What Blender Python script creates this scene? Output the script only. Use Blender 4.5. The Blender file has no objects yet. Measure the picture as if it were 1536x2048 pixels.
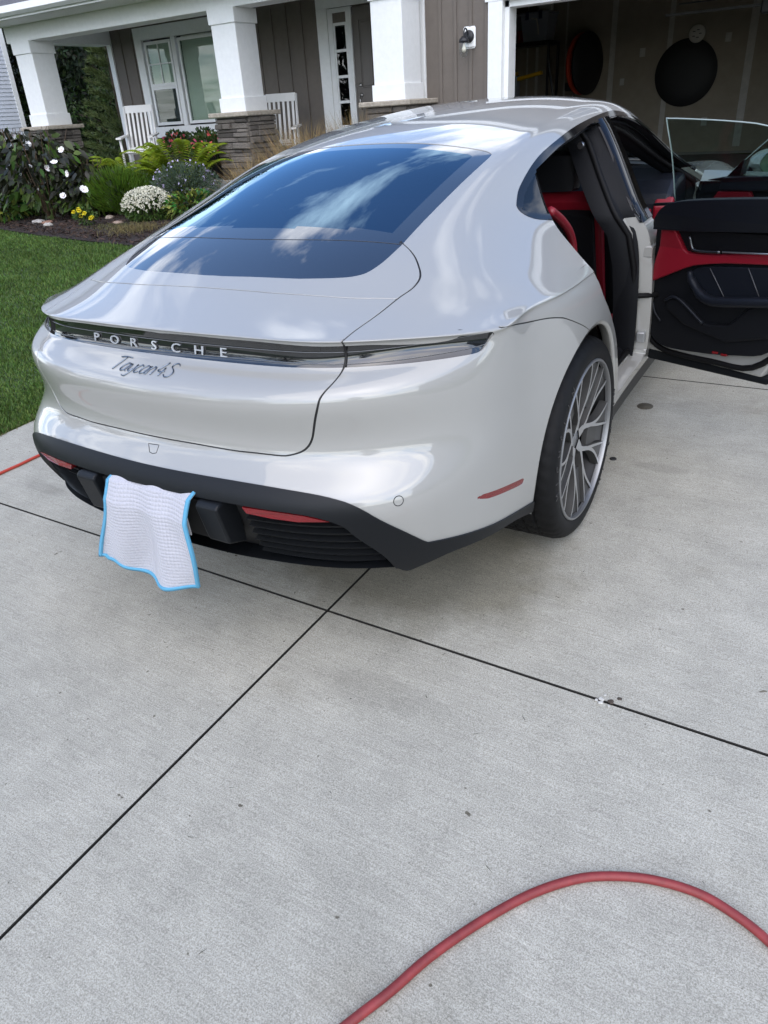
import bpy, bmesh, math, random
import numpy as np
from mathutils import Vector, Matrix, Euler
from mathutils.bvhtree import BVHTree
from mathutils import noise as mnoise
random.seed(7); rng = np.random.default_rng(7)
sc = bpy.context.scene
PI = math.pi
# ------------------------------------------------------------------ camera
CAM_LOC = (1.6289, -2.3713, 1.4278)
CAM_AX = ((0.84926, 0.5247, -0.05877), (-0.2086, 0.43571, 0.87558), (-0.48502, 0.73134, -0.47948))  # right, up, forward
cd = bpy.data.cameras.new('camera'); cam = bpy.data.objects.new('camera', cd); sc.collection.objects.link(cam)
cd.sensor_fit = 'VERTICAL'; cd.sensor_height = 36.0; cd.sensor_width = 27.0; cd.lens = 25.837
cd.clip_start = 0.05; cd.clip_end = 2000
r_, u_, f_ = [Vector(a) for a in CAM_AX]
cam.matrix_world = Matrix(((r_.x, u_.x, -f_.x, CAM_LOC[0]), (r_.y, u_.y, -f_.y, CAM_LOC[1]), (r_.z, u_.z, -f_.z, CAM_LOC[2]), (0, 0, 0, 1)))
sc.camera = cam
# ------------------------------------------------------------------ sky and sun
SUN_EL, SUN_AZ = math.radians(50), math.radians(152)      # high behind the viewer's right shoulder, veiled by cloud
w = bpy.data.worlds.new('World'); sc.world = w; w.use_nodes = True
nt = w.node_tree; nt.nodes.clear()
def N(t, **kw):
    n = nt.nodes.new(t)
    for k, v in kw.items(): setattr(n, k, v)
    return n
out = N('ShaderNodeOutputWorld'); bg = N('ShaderNodeBackground')
sky = N('ShaderNodeTexSky', sky_type='NISHITA', sun_disc=False, sun_elevation=SUN_EL, sun_rotation=SUN_AZ, altitude=200, air_density=1.0, dust_density=1.0, ozone_density=5.0)
geo = N('ShaderNodeTexCoord'); sep = N('ShaderNodeSeparateXYZ'); nt.links.new(geo.outputs['Generated'], sep.inputs[0])
# clouds: noise on a flat layer (direction divided by its height)
zc = N('ShaderNodeMath', operation='MAXIMUM'); zc.inputs[1].default_value = 0.0; nt.links.new(sep.outputs[2], zc.inputs[0])
za = N('ShaderNodeMath', operation='ADD'); za.inputs[1].default_value = 0.10; nt.links.new(zc.outputs[0], za.inputs[0])
dv = N('ShaderNodeVectorMath', operation='DIVIDE'); cz = N('ShaderNodeCombineXYZ')
for i in range(3): nt.links.new(za.outputs[0], cz.inputs[i])
nt.links.new(geo.outputs['Generated'], dv.inputs[0]); nt.links.new(cz.outputs[0], dv.inputs[1])
mp = N('ShaderNodeMapping'); mp.inputs['Scale'].default_value = (1.0, 0.85, 0.0); mp.inputs['Location'].default_value = (3.1, 1.7, 0); mp.inputs['Rotation'].default_value = (0, 0, 0.5)
nt.links.new(dv.outputs[0], mp.inputs[0])
no = N('ShaderNodeTexNoise'); no.inputs['Scale'].default_value = 1.7; no.inputs['Detail'].default_value = 10; no.inputs['Roughness'].default_value = 0.58; no.inputs['Distortion'].default_value = 0.25
nt.links.new(mp.outputs[0], no.inputs['Vector'])
cr = N('ShaderNodeValToRGB'); cr.color_ramp.elements[0].position = 0.39; cr.color_ramp.elements[0].color = (0.0, 0.0, 0.0, 1); cr.color_ramp.elements[1].position = 0.56; cr.color_ramp.elements[1].color = (0.95, 0.95, 0.95, 1)
th = N('ShaderNodeMath', operation='MULTIPLY_ADD'); th.inputs[1].default_value = -0.20; nt.links.new(zc.outputs[0], th.inputs[0]); nt.links.new(no.outputs['Fac'], th.inputs[2])   # cover thins out overhead
nt.links.new(th.outputs[0], cr.inputs[0])
mx = N('ShaderNodeMix', data_type='RGBA'); mx.inputs[7].default_value = (8.8, 9.0, 9.3, 1)
nt.links.new(cr.outputs[0], mx.inputs[0]); nt.links.new(sky.outputs[0], mx.inputs[6]); nt.links.new(mx.outputs[2], bg.inputs[0])
bg.inputs[1].default_value = 0.15
nt.links.new(bg.outputs[0], out.inputs[0])
sl = bpy.data.lights.new('sun', 'SUN'); sun = bpy.data.objects.new('sun', sl); sc.collection.objects.link(sun)
sl.energy = 0.95; sl.angle = math.radians(84); sl.color = (1.0, 0.86, 0.68)
sd = Vector((math.sin(SUN_AZ) * math.cos(SUN_EL), math.cos(SUN_AZ) * math.cos(SUN_EL), math.sin(SUN_EL)))   # towards the sun
sun.rotation_euler = (-sd).to_track_quat('-Z', 'Y').to_euler(); sun.location = sd * 30
sc.view_settings.view_transform = 'Standard'; sc.view_settings.look = 'None'; sc.view_settings.gamma = 1; sc.view_settings.use_curve_mapping = False
sc.view_settings.exposure = 1.22
sc.cycles.max_bounces = 8; sc.cycles.transparent_max_bounces = 16; sc.cycles.caustics_reflective = False; sc.cycles.caustics_refractive = False
sc.cycles.use_denoising = True
# ------------------------------------------------------------------ helpers
COL = sc.collection
MATS = {}
def mat(name, color, rough=0.5, metal=0.0, noise=None, bump=None, coat=0.0, spec=None, trans=0.0, ior=None, emit=None, alpha=1.0, subs=0.0, sheen=0.0):
    """procedural principled material; noise=(scale, amount[, second colour]); bump=(scale, strength[, distance])"""
    if name in MATS: return MATS[name]
    m = bpy.data.materials.new(name); m.use_nodes = True; t = m.node_tree; b = t.nodes['Principled BSDF']
    c = tuple(color) + (1,) if len(color) == 3 else color
    b.inputs['Base Color'].default_value = c; b.inputs['Roughness'].default_value = rough; b.inputs['Metallic'].default_value = metal
    b.inputs['Coat Weight'].default_value = coat; b.inputs['Coat Roughness'].default_value = 0.02
    if spec is not None: b.inputs['Specular IOR Level'].default_value = spec
    if trans: b.inputs['Transmission Weight'].default_value = trans
    if ior: b.inputs['IOR'].default_value = ior
    if emit: b.inputs['Emission Color'].default_value = tuple(emit[:3]) + (1,); b.inputs['Emission Strength'].default_value = emit[3]
    if alpha < 1: b.inputs['Alpha'].default_value = alpha
    if sheen: b.inputs['Sheen Weight'].default_value = sheen
    tc = t.nodes.new('ShaderNodeTexCoord')
    if noise:
        n = t.nodes.new('ShaderNodeTexNoise'); n.inputs['Scale'].default_value = noise[0]; n.inputs['Detail'].default_value = 6; n.inputs['Roughness'].default_value = 0.65
        t.links.new(tc.outputs['Object'], n.inputs['Vector'])
        r = t.nodes.new('ShaderNodeValToRGB'); a = noise[1]
        c2 = noise[2] if len(noise) > 2 else tuple(min(1, v * (1 + a)) for v in c[:3])
        c1 = tuple(v * (1 - a) for v in c[:3])
        r.color_ramp.elements[0].position = 0.3; r.color_ramp.elements[0].color = tuple(c1) + (1,)
        r.color_ramp.elements[1].position = 0.72; r.color_ramp.elements[1].color = tuple(c2) + (1,)
        t.links.new(n.outputs['Fac'], r.inputs[0]); t.links.new(r.outputs[0], b.inputs['Base Color'])
    if bump:
        n2 = t.nodes.new('ShaderNodeTexNoise'); n2.inputs['Scale'].default_value = bump[0]; n2.inputs['Detail'].default_value = 4
        t.links.new(tc.outputs['Object'], n2.inputs['Vector'])
        bp = t.nodes.new('ShaderNodeBump'); bp.inputs['Strength'].default_value = bump[1]; bp.inputs['Distance'].default_value = bump[2] if len(bump) > 2 else 0.01
        t.links.new(n2.outputs['Fac'], bp.inputs['Height']); t.links.new(bp.outputs[0], b.inputs['Normal'])
    MATS[name] = m; return m
def island_tint(m, amount=0.35, hue=0.0):
    """vary colour from mesh island to mesh island (leaves, stones)"""
    t = m.node_tree; b = t.nodes['Principled BSDF']; g = t.nodes.new('ShaderNodeNewGeometry'); h = t.nodes.new('ShaderNodeHueSaturation')
    mr = t.nodes.new('ShaderNodeMapRange'); mr.inputs['To Min'].default_value = 1 - amount; mr.inputs['To Max'].default_value = 1 + amount
    t.links.new(g.outputs['Random Per Island'], mr.inputs[0]); t.links.new(mr.outputs[0], h.inputs['Value'])
    if hue:
        mh = t.nodes.new('ShaderNodeMapRange'); mh.inputs['To Min'].default_value = .5 - hue; mh.inputs['To Max'].default_value = .5 + hue
        w1 = t.nodes.new('ShaderNodeMath'); w1.operation = 'MULTIPLY'; w1.inputs[1].default_value = 7.31; w2 = t.nodes.new('ShaderNodeMath'); w2.operation = 'FRACT'
        t.links.new(g.outputs['Random Per Island'], w1.inputs[0]); t.links.new(w1.outputs[0], w2.inputs[0]); t.links.new(w2.outputs[0], mh.inputs[0]); t.links.new(mh.outputs[0], h.inputs['Hue'])
    src = b.inputs['Base Color'].links[0].from_socket if b.inputs['Base Color'].links else None
    if src: t.links.new(src, h.inputs['Color'])
    else: h.inputs['Color'].default_value = b.inputs['Base Color'].default_value
    t.links.new(h.outputs[0], b.inputs['Base Color']); return m
def object_tint(m, amount=0.3):
    t = m.node_tree; b = t.nodes['Principled BSDF']; g = t.nodes.new('ShaderNodeObjectInfo'); h = t.nodes.new('ShaderNodeHueSaturation')
    mr = t.nodes.new('ShaderNodeMapRange'); mr.inputs['To Min'].default_value = 1 - amount; mr.inputs['To Max'].default_value = 1 + amount
    t.links.new(g.outputs['Random'], mr.inputs[0]); t.links.new(mr.outputs[0], h.inputs['Value'])
    src = b.inputs['Base Color'].links[0].from_socket if b.inputs['Base Color'].links else None
    if src: t.links.new(src, h.inputs['Color'])
    else: h.inputs['Color'].default_value = b.inputs['Base Color'].default_value
    t.links.new(h.outputs[0], b.inputs['Base Color']); return m
def tag(o, label=None, cat=None, group=None, kind=None):
    if label: o['label'] = label
    if cat: o['category'] = cat
    if group: o['group'] = group
    if kind: o['kind'] = kind
    return o
def empty(name, loc=(0, 0, 0), rz=0.0, parent=None):
    o = bpy.data.objects.new(name, None); o.empty_display_size = 0.1; COL.objects.link(o); o.location = loc; o.rotation_euler = (0, 0, rz)
    if parent: o.parent = parent
    return o
class MB:
    def __init__(s): s.v = []; s.f = []; s.mi = []
    def add(s, vs, fs, mi=0):
        b = len(s.v); s.v += [tuple(p) for p in vs]; s.f += [tuple(i + b for i in f) for f in fs]; s.mi += [mi] * len(fs); return s
    def box(s, lo, hi, mi=0):
        (a, b, c), (d, e, f) = lo, hi
        return s.add([(a, b, c), (d, b, c), (d, e, c), (a, e, c), (a, b, f), (d, b, f), (d, e, f), (a, e, f)],
                     [(3, 2, 1, 0), (4, 5, 6, 7), (0, 1, 5, 4), (1, 2, 6, 5), (2, 3, 7, 6), (3, 0, 4, 7)], mi)
    def bevbox(s, lo, hi, bv, mi=0):
        """box with chamfered edges"""
        lo = np.array(lo, float); hi = np.array(hi, float); vs = []; idx = {}
        for cx in (0, 1):
            for cy in (0, 1):
                for cz in (0, 1):
                    c = np.array([hi[0] if cx else lo[0], hi[1] if cy else lo[1], hi[2] if cz else lo[2]]); sg = np.array([-1 if cx else 1, -1 if cy else 1, -1 if cz else 1])
                    for ax in range(3):
                        p = c + sg * bv; p[ax] = c[ax]; idx[(cx, cy, cz, ax)] = len(vs); vs.append(p)
        fs = []
        for ax in range(3):
            o1, o2 = [(1, 2), (2, 0), (0, 1)][ax]
            for sd in (0, 1):
                q = []
                for a, b in ((0, 0), (1, 0), (1, 1), (0, 1)):
                    k = [0, 0, 0]; k[ax] = sd; k[o1] = a; k[o2] = b; q.append(idx[(k[0], k[1], k[2], ax)])
                fs.append(q if sd else q[::-1])
            for a in (0, 1):
                for b in (0, 1):
                    k0 = [0, 0, 0]; k0[o1] = a; k0[o2] = b; k1 = list(k0); k1[ax] = 1
                    q = [idx[(*k0, o1)], idx[(*k0, o2)], idx[(*k1, o2)], idx[(*k1, o1)]]
                    fs.append(q if a == b else q[::-1])
        for cx in (0, 1):
            for cy in (0, 1):
                for cz in (0, 1):
                    q = [idx[(cx, cy, cz, a)] for a in range(3)]; fs.append(q if (cx + cy + cz) % 2 else q[::-1])
        return s.add(vs, fs, mi)
    def tube(s, pts, r, n=8, mi=0, cap=True, closed=False):
        P = [Vector(p) for p in pts]; m = len(P); rr = r if hasattr(r, '__len__') else [r] * m; vs = []; fs = []; up = None
        for i in range(m):
            if closed: t = P[(i + 1) % m] - P[i - 1]
            else: t = P[min(i + 1, m - 1)] - P[max(i - 1, 0)]
            if t.length < 1e-9: t = Vector((0, 0, 1))
            t.normalize()
            if up is None: up = Vector((0, 0, 1)) if abs(t.z) < .9 else Vector((1, 0, 0))
            a = t.cross(up)
            if a.length < 1e-5: a = t.orthogonal()
            a.normalize(); b = a.cross(t).normalized(); up = b
            for k in range(n):
                q = 2 * PI * k / n; vs.append(P[i] + (a * math.cos(q) + b * math.sin(q)) * rr[i])
        for i in range(m if closed else m - 1):
            for k in range(n):
                i2 = (i + 1) % m; fs.append((i * n + k, i * n + (k + 1) % n, i2 * n + (k + 1) % n, i2 * n + k))
        if cap and not closed: fs += [tuple(range(n))[::-1], tuple((m - 1) * n + k for k in range(n))]
        return s.add(vs, fs, mi)
    def lathe(s, prof, n=32, axis='z', c=(0, 0, 0), mi=0, closed=False):
        """prof: list of (r, h)"""
        vs = []; fs = []; m = len(prof)
        for k in range(n):
            q = 2 * PI * k / n; co, si = math.cos(q), math.sin(q)
            for r, h in prof:
                p = {'z': (r * co, r * si, h), 'y': (r * co, h, r * si), 'x': (h, r * co, r * si)}[axis]
                vs.append((p[0] + c[0], p[1] + c[1], p[2] + c[2]))
        for k in range(n):
            k2 = (k + 1) % n
            for i in range(m if closed else m - 1):
                i2 = (i + 1) % m; fs.append((k * m + i, k2 * m + i, k2 * m + i2, k * m + i2))
        return s.add(vs, fs, mi)
    def prism(s, poly, z0, z1, fn=None, mi=0):
        """poly in 2d extruded between z0 and z1; fn maps (a, b, h) to a point"""
        fn = fn or (lambda a, b, h: (a, b, h)); n = len(poly)
        vs = [fn(a, b, z0) for a, b in poly] + [fn(a, b, z1) for a, b in poly]
        fs = [tuple(range(n))[::-1], tuple(range(n, 2 * n))] + [(i, (i + 1) % n, n + (i + 1) % n, n + i) for i in range(n)]
        return s.add(vs, fs, mi)
    def grid(s, rows, mi=0, flip=False):
        m = len(rows); n = len(rows[0]); vs = [p for r in rows for p in r]
        fs = [(i * n + j, i * n + j + 1, (i + 1) * n + j + 1, (i + 1) * n + j) for i in range(m - 1) for j in range(n - 1)]
        if flip: fs = [f[::-1] for f in fs]
        return s.add(vs, fs, mi)
    def mesh(s, name='mesh', mats=(), smooth=False, fix=True):
        me = bpy.data.meshes.new(name); me.from_pydata(s.v, [], s.f)
        for m in mats: me.materials.append(m)
        if len(mats) > 1: me.polygons.foreach_set('material_index', s.mi)
        if fix:
            bm = bmesh.new(); bm.from_mesh(me); bmesh.ops.recalc_face_normals(bm, faces=bm.faces); bm.to_mesh(me); bm.free()
        if smooth is True: me.polygons.foreach_set('use_smooth', [True] * len(me.polygons))
        elif smooth: me.shade_smooth() if False else None
        me.update(); return me
    def build(s, name, m, parent=None, loc=None, rot=None, smooth=False, auto=None, bevel=None, fix=True, sub=0):
        ms = m if isinstance(m, (list, tuple)) else [m]
        me = s.mesh(name, ms, smooth or auto is not None, fix); o = bpy.data.objects.new(name, me); COL.objects.link(o)
        if parent: o.parent = parent
        if loc: o.location = loc
        if rot: o.rotation_euler = rot
        if auto is not None: me.set_sharp_from_angle(angle=math.radians(auto))
        if bevel:
            b = o.modifiers.new('bevel', 'BEVEL'); b.width = bevel; b.segments = 2; b.limit_method = 'ANGLE'; b.angle_limit = math.radians(40)
        if sub:
            b = o.modifiers.new('sub', 'SUBSURF'); b.levels = sub; b.render_levels = sub
        return o
def share(name, me, parent=None, loc=(0, 0, 0), rot=(0, 0, 0), scale=(1, 1, 1)):
    o = bpy.data.objects.new(name, me); COL.objects.link(o); o.parent = parent; o.location = loc; o.rotation_euler = rot; o.scale = scale; return o
def copy_tree(o, parent=None):
    c = o.copy(); COL.objects.link(c); c.parent = parent
    for ch in list(o.children): copy_tree(ch, c)
    return c
def spline(pts, n):
    """Catmull-Rom through pts, n samples per span"""
    P = [np.array(p, float) for p in pts]; P = [2 * P[0] - P[1]] + P + [2 * P[-1] - P[-2]]; o = []
    for i in range(1, len(P) - 2):
        for k in range(n):
            t = k / n; a, b, c, e = P[i - 1:i + 3]
            o.append(.5 * (2 * b + (c - a) * t + (2 * a - 5 * b + 4 * c - e) * t * t + (3 * b - a - 3 * c + e) * t ** 3))
    o.append(P[-2]); return o
def glass_mat(name, tint, ior=1.5, rough=0.0, col=(1, 1, 1)):
    if name in MATS: return MATS[name]
    m = bpy.data.materials.new(name); MATS[name] = m; m.use_nodes = True; t = m.node_tree; t.nodes.clear()
    o = t.nodes.new('ShaderNodeOutputMaterial'); mx = t.nodes.new('ShaderNodeMixShader'); tr = t.nodes.new('ShaderNodeBsdfTransparent'); gl = t.nodes.new('ShaderNodeBsdfGlossy')
    tr.inputs[0].default_value = tuple(tint) + (1,); gl.inputs['Roughness'].default_value = rough; gl.inputs[0].default_value = tuple(col) + (1,)
    r0 = ((ior - 1) / (ior + 1)) ** 2; fr = t.nodes.new('ShaderNodeLayerWeight'); fr.inputs[0].default_value = .5        # Schlick reflectance, the same from both sides
    pw = t.nodes.new('ShaderNodeMath'); pw.operation = 'POWER'; pw.inputs[1].default_value = 5; mr = t.nodes.new('ShaderNodeMapRange'); mr.inputs['To Min'].default_value = r0; mr.inputs['To Max'].default_value = 1.0
    t.links.new(fr.outputs['Facing'], pw.inputs[0]); t.links.new(pw.outputs[0], mr.inputs[0]); t.links.new(mr.outputs[0], mx.inputs[0]); t.links.new(tr.outputs[0], mx.inputs[1]); t.links.new(gl.outputs[0], mx.inputs[2]); t.links.new(mx.outputs[0], o.inputs[0]); return m
# ------------------------------------------------------------------ ground, driveway
def zdrive(x, y): return .00903 * x + .05283 * y
def zground(x, y):
    return .0528 * min(max(y, -9), 4.5) + .009 * min(max(x, -3), 6) + (.012 * min(y - 4.5, 12) if y > 4.5 else 0)
def concrete_mat():
    m = bpy.data.materials.new('broomed_concrete'); m.use_nodes = True; t = m.node_tree; b = t.nodes['Principled BSDF']; L = t.links.new
    b.inputs['Roughness'].default_value = .88; b.inputs['Specular IOR Level'].default_value = .25
    g = t.nodes.new('ShaderNodeNewGeometry')
    def noise(scale, detail=4, rough=.6, vec=None, sc_=(1, 1, 1)):
        n = t.nodes.new('ShaderNodeTexNoise'); n.inputs['Scale'].default_value = scale; n.inputs['Detail'].default_value = detail; n.inputs['Roughness'].default_value = rough
        mp = t.nodes.new('ShaderNodeMapping'); mp.inputs['Scale'].default_value = sc_; L(g.outputs['Position'], mp.inputs[0]); L(mp.outputs[0], n.inputs['Vector']); return n
    def ramp(src, p0, c0, p1, c1):
        r = t.nodes.new('ShaderNodeValToRGB'); r.color_ramp.elements[0].position = p0; r.color_ramp.elements[0].color = (*c0, 1); r.color_ramp.elements[1].position = p1; r.color_ramp.elements[1].color = (*c1, 1); L(src, r.inputs[0]); return r
    def mul(a, bb, fac=1.0):
        x = t.nodes.new('ShaderNodeMix'); x.data_type = 'RGBA'; x.blend_type = 'MULTIPLY'; x.inputs[0].default_value = fac; L(a, x.inputs[6]); L(bb, x.inputs[7]); return x.outputs[2]
    big = ramp(noise(.9, 5, .6).outputs['Fac'], .25, (.445, .432, .372), .75, (.525, .508, .438))
    mid = ramp(noise(7, 6, .7).outputs['Fac'], .3, (.86, .86, .86), .7, (1.06, 1.06, 1.06))
    fine = ramp(noise(300, 3, .8).outputs['Fac'], .36, (.58, .57, .55), .60, (1.14, 1.14, 1.14))
    grain = ramp(noise(900, 2, .8).outputs['Fac'], .32, (.70, .69, .67), .66, (1.12, 1.12, 1.12))
    broom = ramp(noise(1, 3, .7, sc_=(9, 260, 9)).outputs['Fac'], .3, (.84, .84, .84), .7, (1.08, 1.08, 1.08))
    spots = ramp(noise(1.7, 4, .6, sc_=(1, 1.6, 1)).outputs['Fac'], .22, (.74, .72, .68), .40, (1, 1, 1))
    specks = ramp(noise(42, 1, .4).outputs['Fac'], .19, (.35, .33, .30), .225, (1, 1, 1))
    c = mul(mul(mul(mul(mul(mul(big.outputs[0], mid.outputs[0]), fine.outputs[0]), grain.outputs[0]), broom.outputs[0]), spots.outputs[0]), specks.outputs[0])
    def shadow_or_stain(cx, cy, rx, ry, dark, col):                       # ragged dark patch: painted car shadow, also used for small stains
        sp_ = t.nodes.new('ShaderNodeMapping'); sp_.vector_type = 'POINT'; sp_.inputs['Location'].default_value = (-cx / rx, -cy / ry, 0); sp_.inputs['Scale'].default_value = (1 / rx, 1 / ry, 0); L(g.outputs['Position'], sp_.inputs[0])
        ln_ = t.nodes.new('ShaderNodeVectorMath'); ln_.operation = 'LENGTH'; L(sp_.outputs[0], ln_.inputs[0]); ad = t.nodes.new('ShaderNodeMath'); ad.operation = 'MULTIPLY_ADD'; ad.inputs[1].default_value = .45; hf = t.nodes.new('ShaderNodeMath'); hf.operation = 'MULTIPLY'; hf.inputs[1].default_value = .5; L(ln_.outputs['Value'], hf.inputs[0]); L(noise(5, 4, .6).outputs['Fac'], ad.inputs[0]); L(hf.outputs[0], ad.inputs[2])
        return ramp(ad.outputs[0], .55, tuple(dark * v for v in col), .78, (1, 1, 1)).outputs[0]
    c = mul(c, shadow_or_stain(.46, -.40, .58, .42, .62, (1, .97, .88))); c = mul(c, shadow_or_stain(.70, -1.05, .22, .07, .86, (1, 1, 1))); c = mul(c, shadow_or_stain(1.08, .58, .13, .04, .84, (1, 1, 1))); c = mul(c, shadow_or_stain(-1.45, -.62, .16, .05, .82, (1, 1, 1)))  # first patch paints the shadow under the car's rear corner; the others are stains
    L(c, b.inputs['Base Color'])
    bp = t.nodes.new('ShaderNodeBump'); bp.inputs['Strength'].default_value = .35; bp.inputs['Distance'].default_value = .002; L(noise(1, 3, .7, sc_=(12, 300, 12)).outputs['Fac'], bp.inputs['Height'])
    bp2 = t.nodes.new('ShaderNodeBump'); bp2.inputs['Strength'].default_value = .4; bp2.inputs['Distance'].default_value = .0015; L(noise(380, 3, .7).outputs['Fac'], bp2.inputs['Height']); L(bp.outputs[0], bp2.inputs['Normal']); L(bp2.outputs[0], b.inputs['Normal'])
    return m
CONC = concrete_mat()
drv_o = tag(empty('driveway'), 'pale broomed concrete driveway cut into large slabs', kind='structure')
XS = [-2.262, .335, 2.95, 5.55]; YS = [-10.3, -7.93, -5.55, -3.18, -.805, 1.57, 3.94, 5.90, 7.60]
GW = .0028
JOINT = mat('joint_dirt', (.016, .015, .012), .95, noise=(60, .4))
for i in range(3):
    for j in range(8):
        x0, x1, y0, y1 = XS[i] + GW, XS[i + 1] - GW, YS[j] + GW, YS[j + 1] - GW; bv = .002; vs = []; mb = MB()
        for (a, b_, c) in ((0, 0, -.12), (0, 0, -bv), (bv, bv, 0)):
            for (x, y) in ((x0 + a, y0 + b_), (x1 - a, y0 + b_), (x1 - a, y1 - b_), (x0 + a, y1 - b_)): vs.append((x, y, zdrive(x, y) + c))
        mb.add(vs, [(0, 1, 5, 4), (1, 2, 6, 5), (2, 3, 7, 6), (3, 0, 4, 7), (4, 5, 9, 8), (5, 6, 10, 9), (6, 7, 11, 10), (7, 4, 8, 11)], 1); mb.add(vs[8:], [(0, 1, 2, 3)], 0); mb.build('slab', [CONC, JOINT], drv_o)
mb = MB(); mb.add([(XS[0] + .02, YS[0] + .02, zdrive(XS[0], YS[0]) - .045), (XS[3] - .02, YS[0] + .02, zdrive(XS[3], YS[0]) - .045), (XS[3] - .02, 7.6, zdrive(XS[3], 7.6) - .045), (XS[0] + .02, 7.6, zdrive(XS[0], 7.6) - .045)], [(0, 1, 2, 3)]).build('joint_bed', JOINT, drv_o)
# ground sheet
GR = mat('lawn_soil', (.045, .075, .020), .95, noise=(3.0, .35))
xs = sorted(set([-400, -150, -80, -50, -35] + list(np.arange(-26, -2.2, .8)) + [-2.285, -2.265, 5.555, 5.575] + list(np.arange(-1.5, 5.5, 1)) + list(np.arange(6, 30, 2)) + [45, 80, 150, 400]))
ys = sorted(set([-400, -150, -80, -50, -30, -20, -14] + list(np.arange(-10.28, 4.5, .6)) + list(np.arange(4.5, 20, 1)) + [26, 40, 70, 150, 400]))
rows = []
for y in ys: rows.append([(x, y, zground(x, y) - (.16 if -2.28 < x < 5.56 and -10.3 < y < 13 else .012 if abs(x) < 30 else 0)) for x in xs])
gs = MB().grid(rows).build('lawn', GR, smooth=True); tag(gs, 'green mown lawn beside the driveway', kind='structure')
# grass blades
def leaves_mesh(name, C, D, U, Ln, Wd, mats, parent=None, bend=.25, fold=0.0, seg=2, mi=None, kind=None):
    """many leaf faces at once: centre base C, direction D, width direction U, length, width"""
    C = np.asarray(C, float); n = len(C); D = D / np.linalg.norm(D, axis=1)[:, None]; U = U - D * (U * D).sum(1)[:, None]; U = U / (np.linalg.norm(U, axis=1)[:, None] + 1e-9); Nn = np.cross(D, U)
    ts = np.linspace(0, 1, seg + 1); prof = {1: [1, .25], 2: [.35, 1.0, .06], 3: [.25, 1.0, .8, .05]}[seg]; V = np.empty((n, (seg + 1) * 2, 3))
    Ln = np.broadcast_to(Ln, n); Wd = np.broadcast_to(Wd, n)
    for k, t_ in enumerate(ts):
        P = C + D * (Ln * t_)[:, None] - np.array([0, 0, 1.0]) * (bend * Ln * t_ * t_)[:, None]; w_ = (Wd * prof[k] / 2)[:, None]
        V[:, 2 * k] = P - U * w_ + Nn * w_ * fold; V[:, 2 * k + 1] = P + U * w_ + Nn * w_ * fold
    m = (seg + 1) * 2; base = np.arange(n)[:, None] * m; F = np.concatenate([base + np.array([[2 * k, 2 * k + 1, 2 * k + 3, 2 * k + 2]]) for k in range(seg)], 1).reshape(-1)
    me = bpy.data.meshes.new(name); me.vertices.add(n * m); me.vertices.foreach_set('co', V.reshape(-1)); nf = n * seg; me.loops.add(nf * 4); me.loops.foreach_set('vertex_index', F); me.polygons.add(nf)
    me.polygons.foreach_set('loop_start', np.arange(nf) * 4); me.update(calc_edges=True)
    ms = mats if isinstance(mats, (list, tuple)) else [mats]
    for q in ms: me.materials.append(q)
    if mi is not None: me.polygons.foreach_set('material_index', np.repeat(mi, seg))
    me.polygons.foreach_set('use_smooth', [True] * nf)
    o = bpy.data.objects.new(name, me); COL.objects.link(o); o.parent = parent
    if kind: o['kind'] = kind
    return o
def leafmat(name, c, var=.35, hue=.02, rough=.55, trans=.0, patch=None):
    m = mat(name, c, rough, spec=.3, noise=patch); island_tint(m, var, hue); t = m.node_tree; b = t.nodes['Principled BSDF']
    if trans:
        o = t.nodes['Material Output']; tl = t.nodes.new('ShaderNodeBsdfTranslucent'); mx = t.nodes.new('ShaderNodeMixShader'); mx.inputs[0].default_value = trans
        t.links.new(b.inputs['Base Color'].links[0].from_socket, tl.inputs[0]); t.links.new(b.outputs[0], mx.inputs[1]); t.links.new(tl.outputs[0], mx.inputs[2]); t.links.new(mx.outputs[0], o.inputs[0])
    return m
def unit(n): v = rng.normal(size=(n, 3)); return v / np.linalg.norm(v, axis=1)[:, None]
BEDX = [-14, -11, -9.66, -7.97, -6.69, -5.66, -4.3, -3.2, -2.45]; BEDY = [5.3, 4.85, 4.50, 4.16, 3.97, 3.85, 3.95, 4.4, 5.2]
def bed_y(x): return np.interp(x, BEDX, BEDY)
n = 300000; gx = -2.27 - (11.5 * rng.random(n) ** 1.5); gy = -1.6 + 7.2 * rng.random(n); ok = gy < bed_y(gx) - .03; gx, gy = gx[ok], gy[ok]; n = len(gx)
gz = np.array([zground(a, b) for a, b in zip(gx, gy)]) - .012
D = np.stack([rng.normal(0, .35, n), rng.normal(0, .35, n), np.ones(n)], 1); clump = np.sin(gx * 5.1 + 1.3 * np.sin(gy * 3)) * np.sin(gy * 4.3) * .25 + 1
go = leaves_mesh('grass', np.stack([gx, gy, gz], 1), D, unit(n), .045 * clump * (.6 + .7 * rng.random(n)), .0045 + .003 * rng.random(n) + .0006 * np.hypot(gx - 1.6, gy + 2.4), [leafmat('grass_blade', (.088, .152, .030), .5, .025, trans=.25, patch=(1.6, .35))], bend=.3, seg=1)
tag(go, 'short green grass growing over the lawn', 'grass', kind='stuff')
n = 5000; gx = -2.255 - .16 * rng.random(n) ** 2; gy = -1.6 + 7.0 * rng.random(n); D = np.stack([.45 + rng.normal(0, .4, n), rng.normal(0, .5, n), .6 + .3 * rng.random(n)], 1)
tag(leaves_mesh('edge_grass', np.stack([gx, gy, np.array([zground(a, b) for a, b in zip(gx, gy)]) - .01], 1), D, unit(n), .03 + .035 * rng.random(n), .0045, [leafmat('dry_edge_blade', (.15, .14, .06), .5, .03, .7)], bend=.4, seg=1), 'dry grass fringe along the driveway edge', 'grass', kind='stuff')
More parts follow.
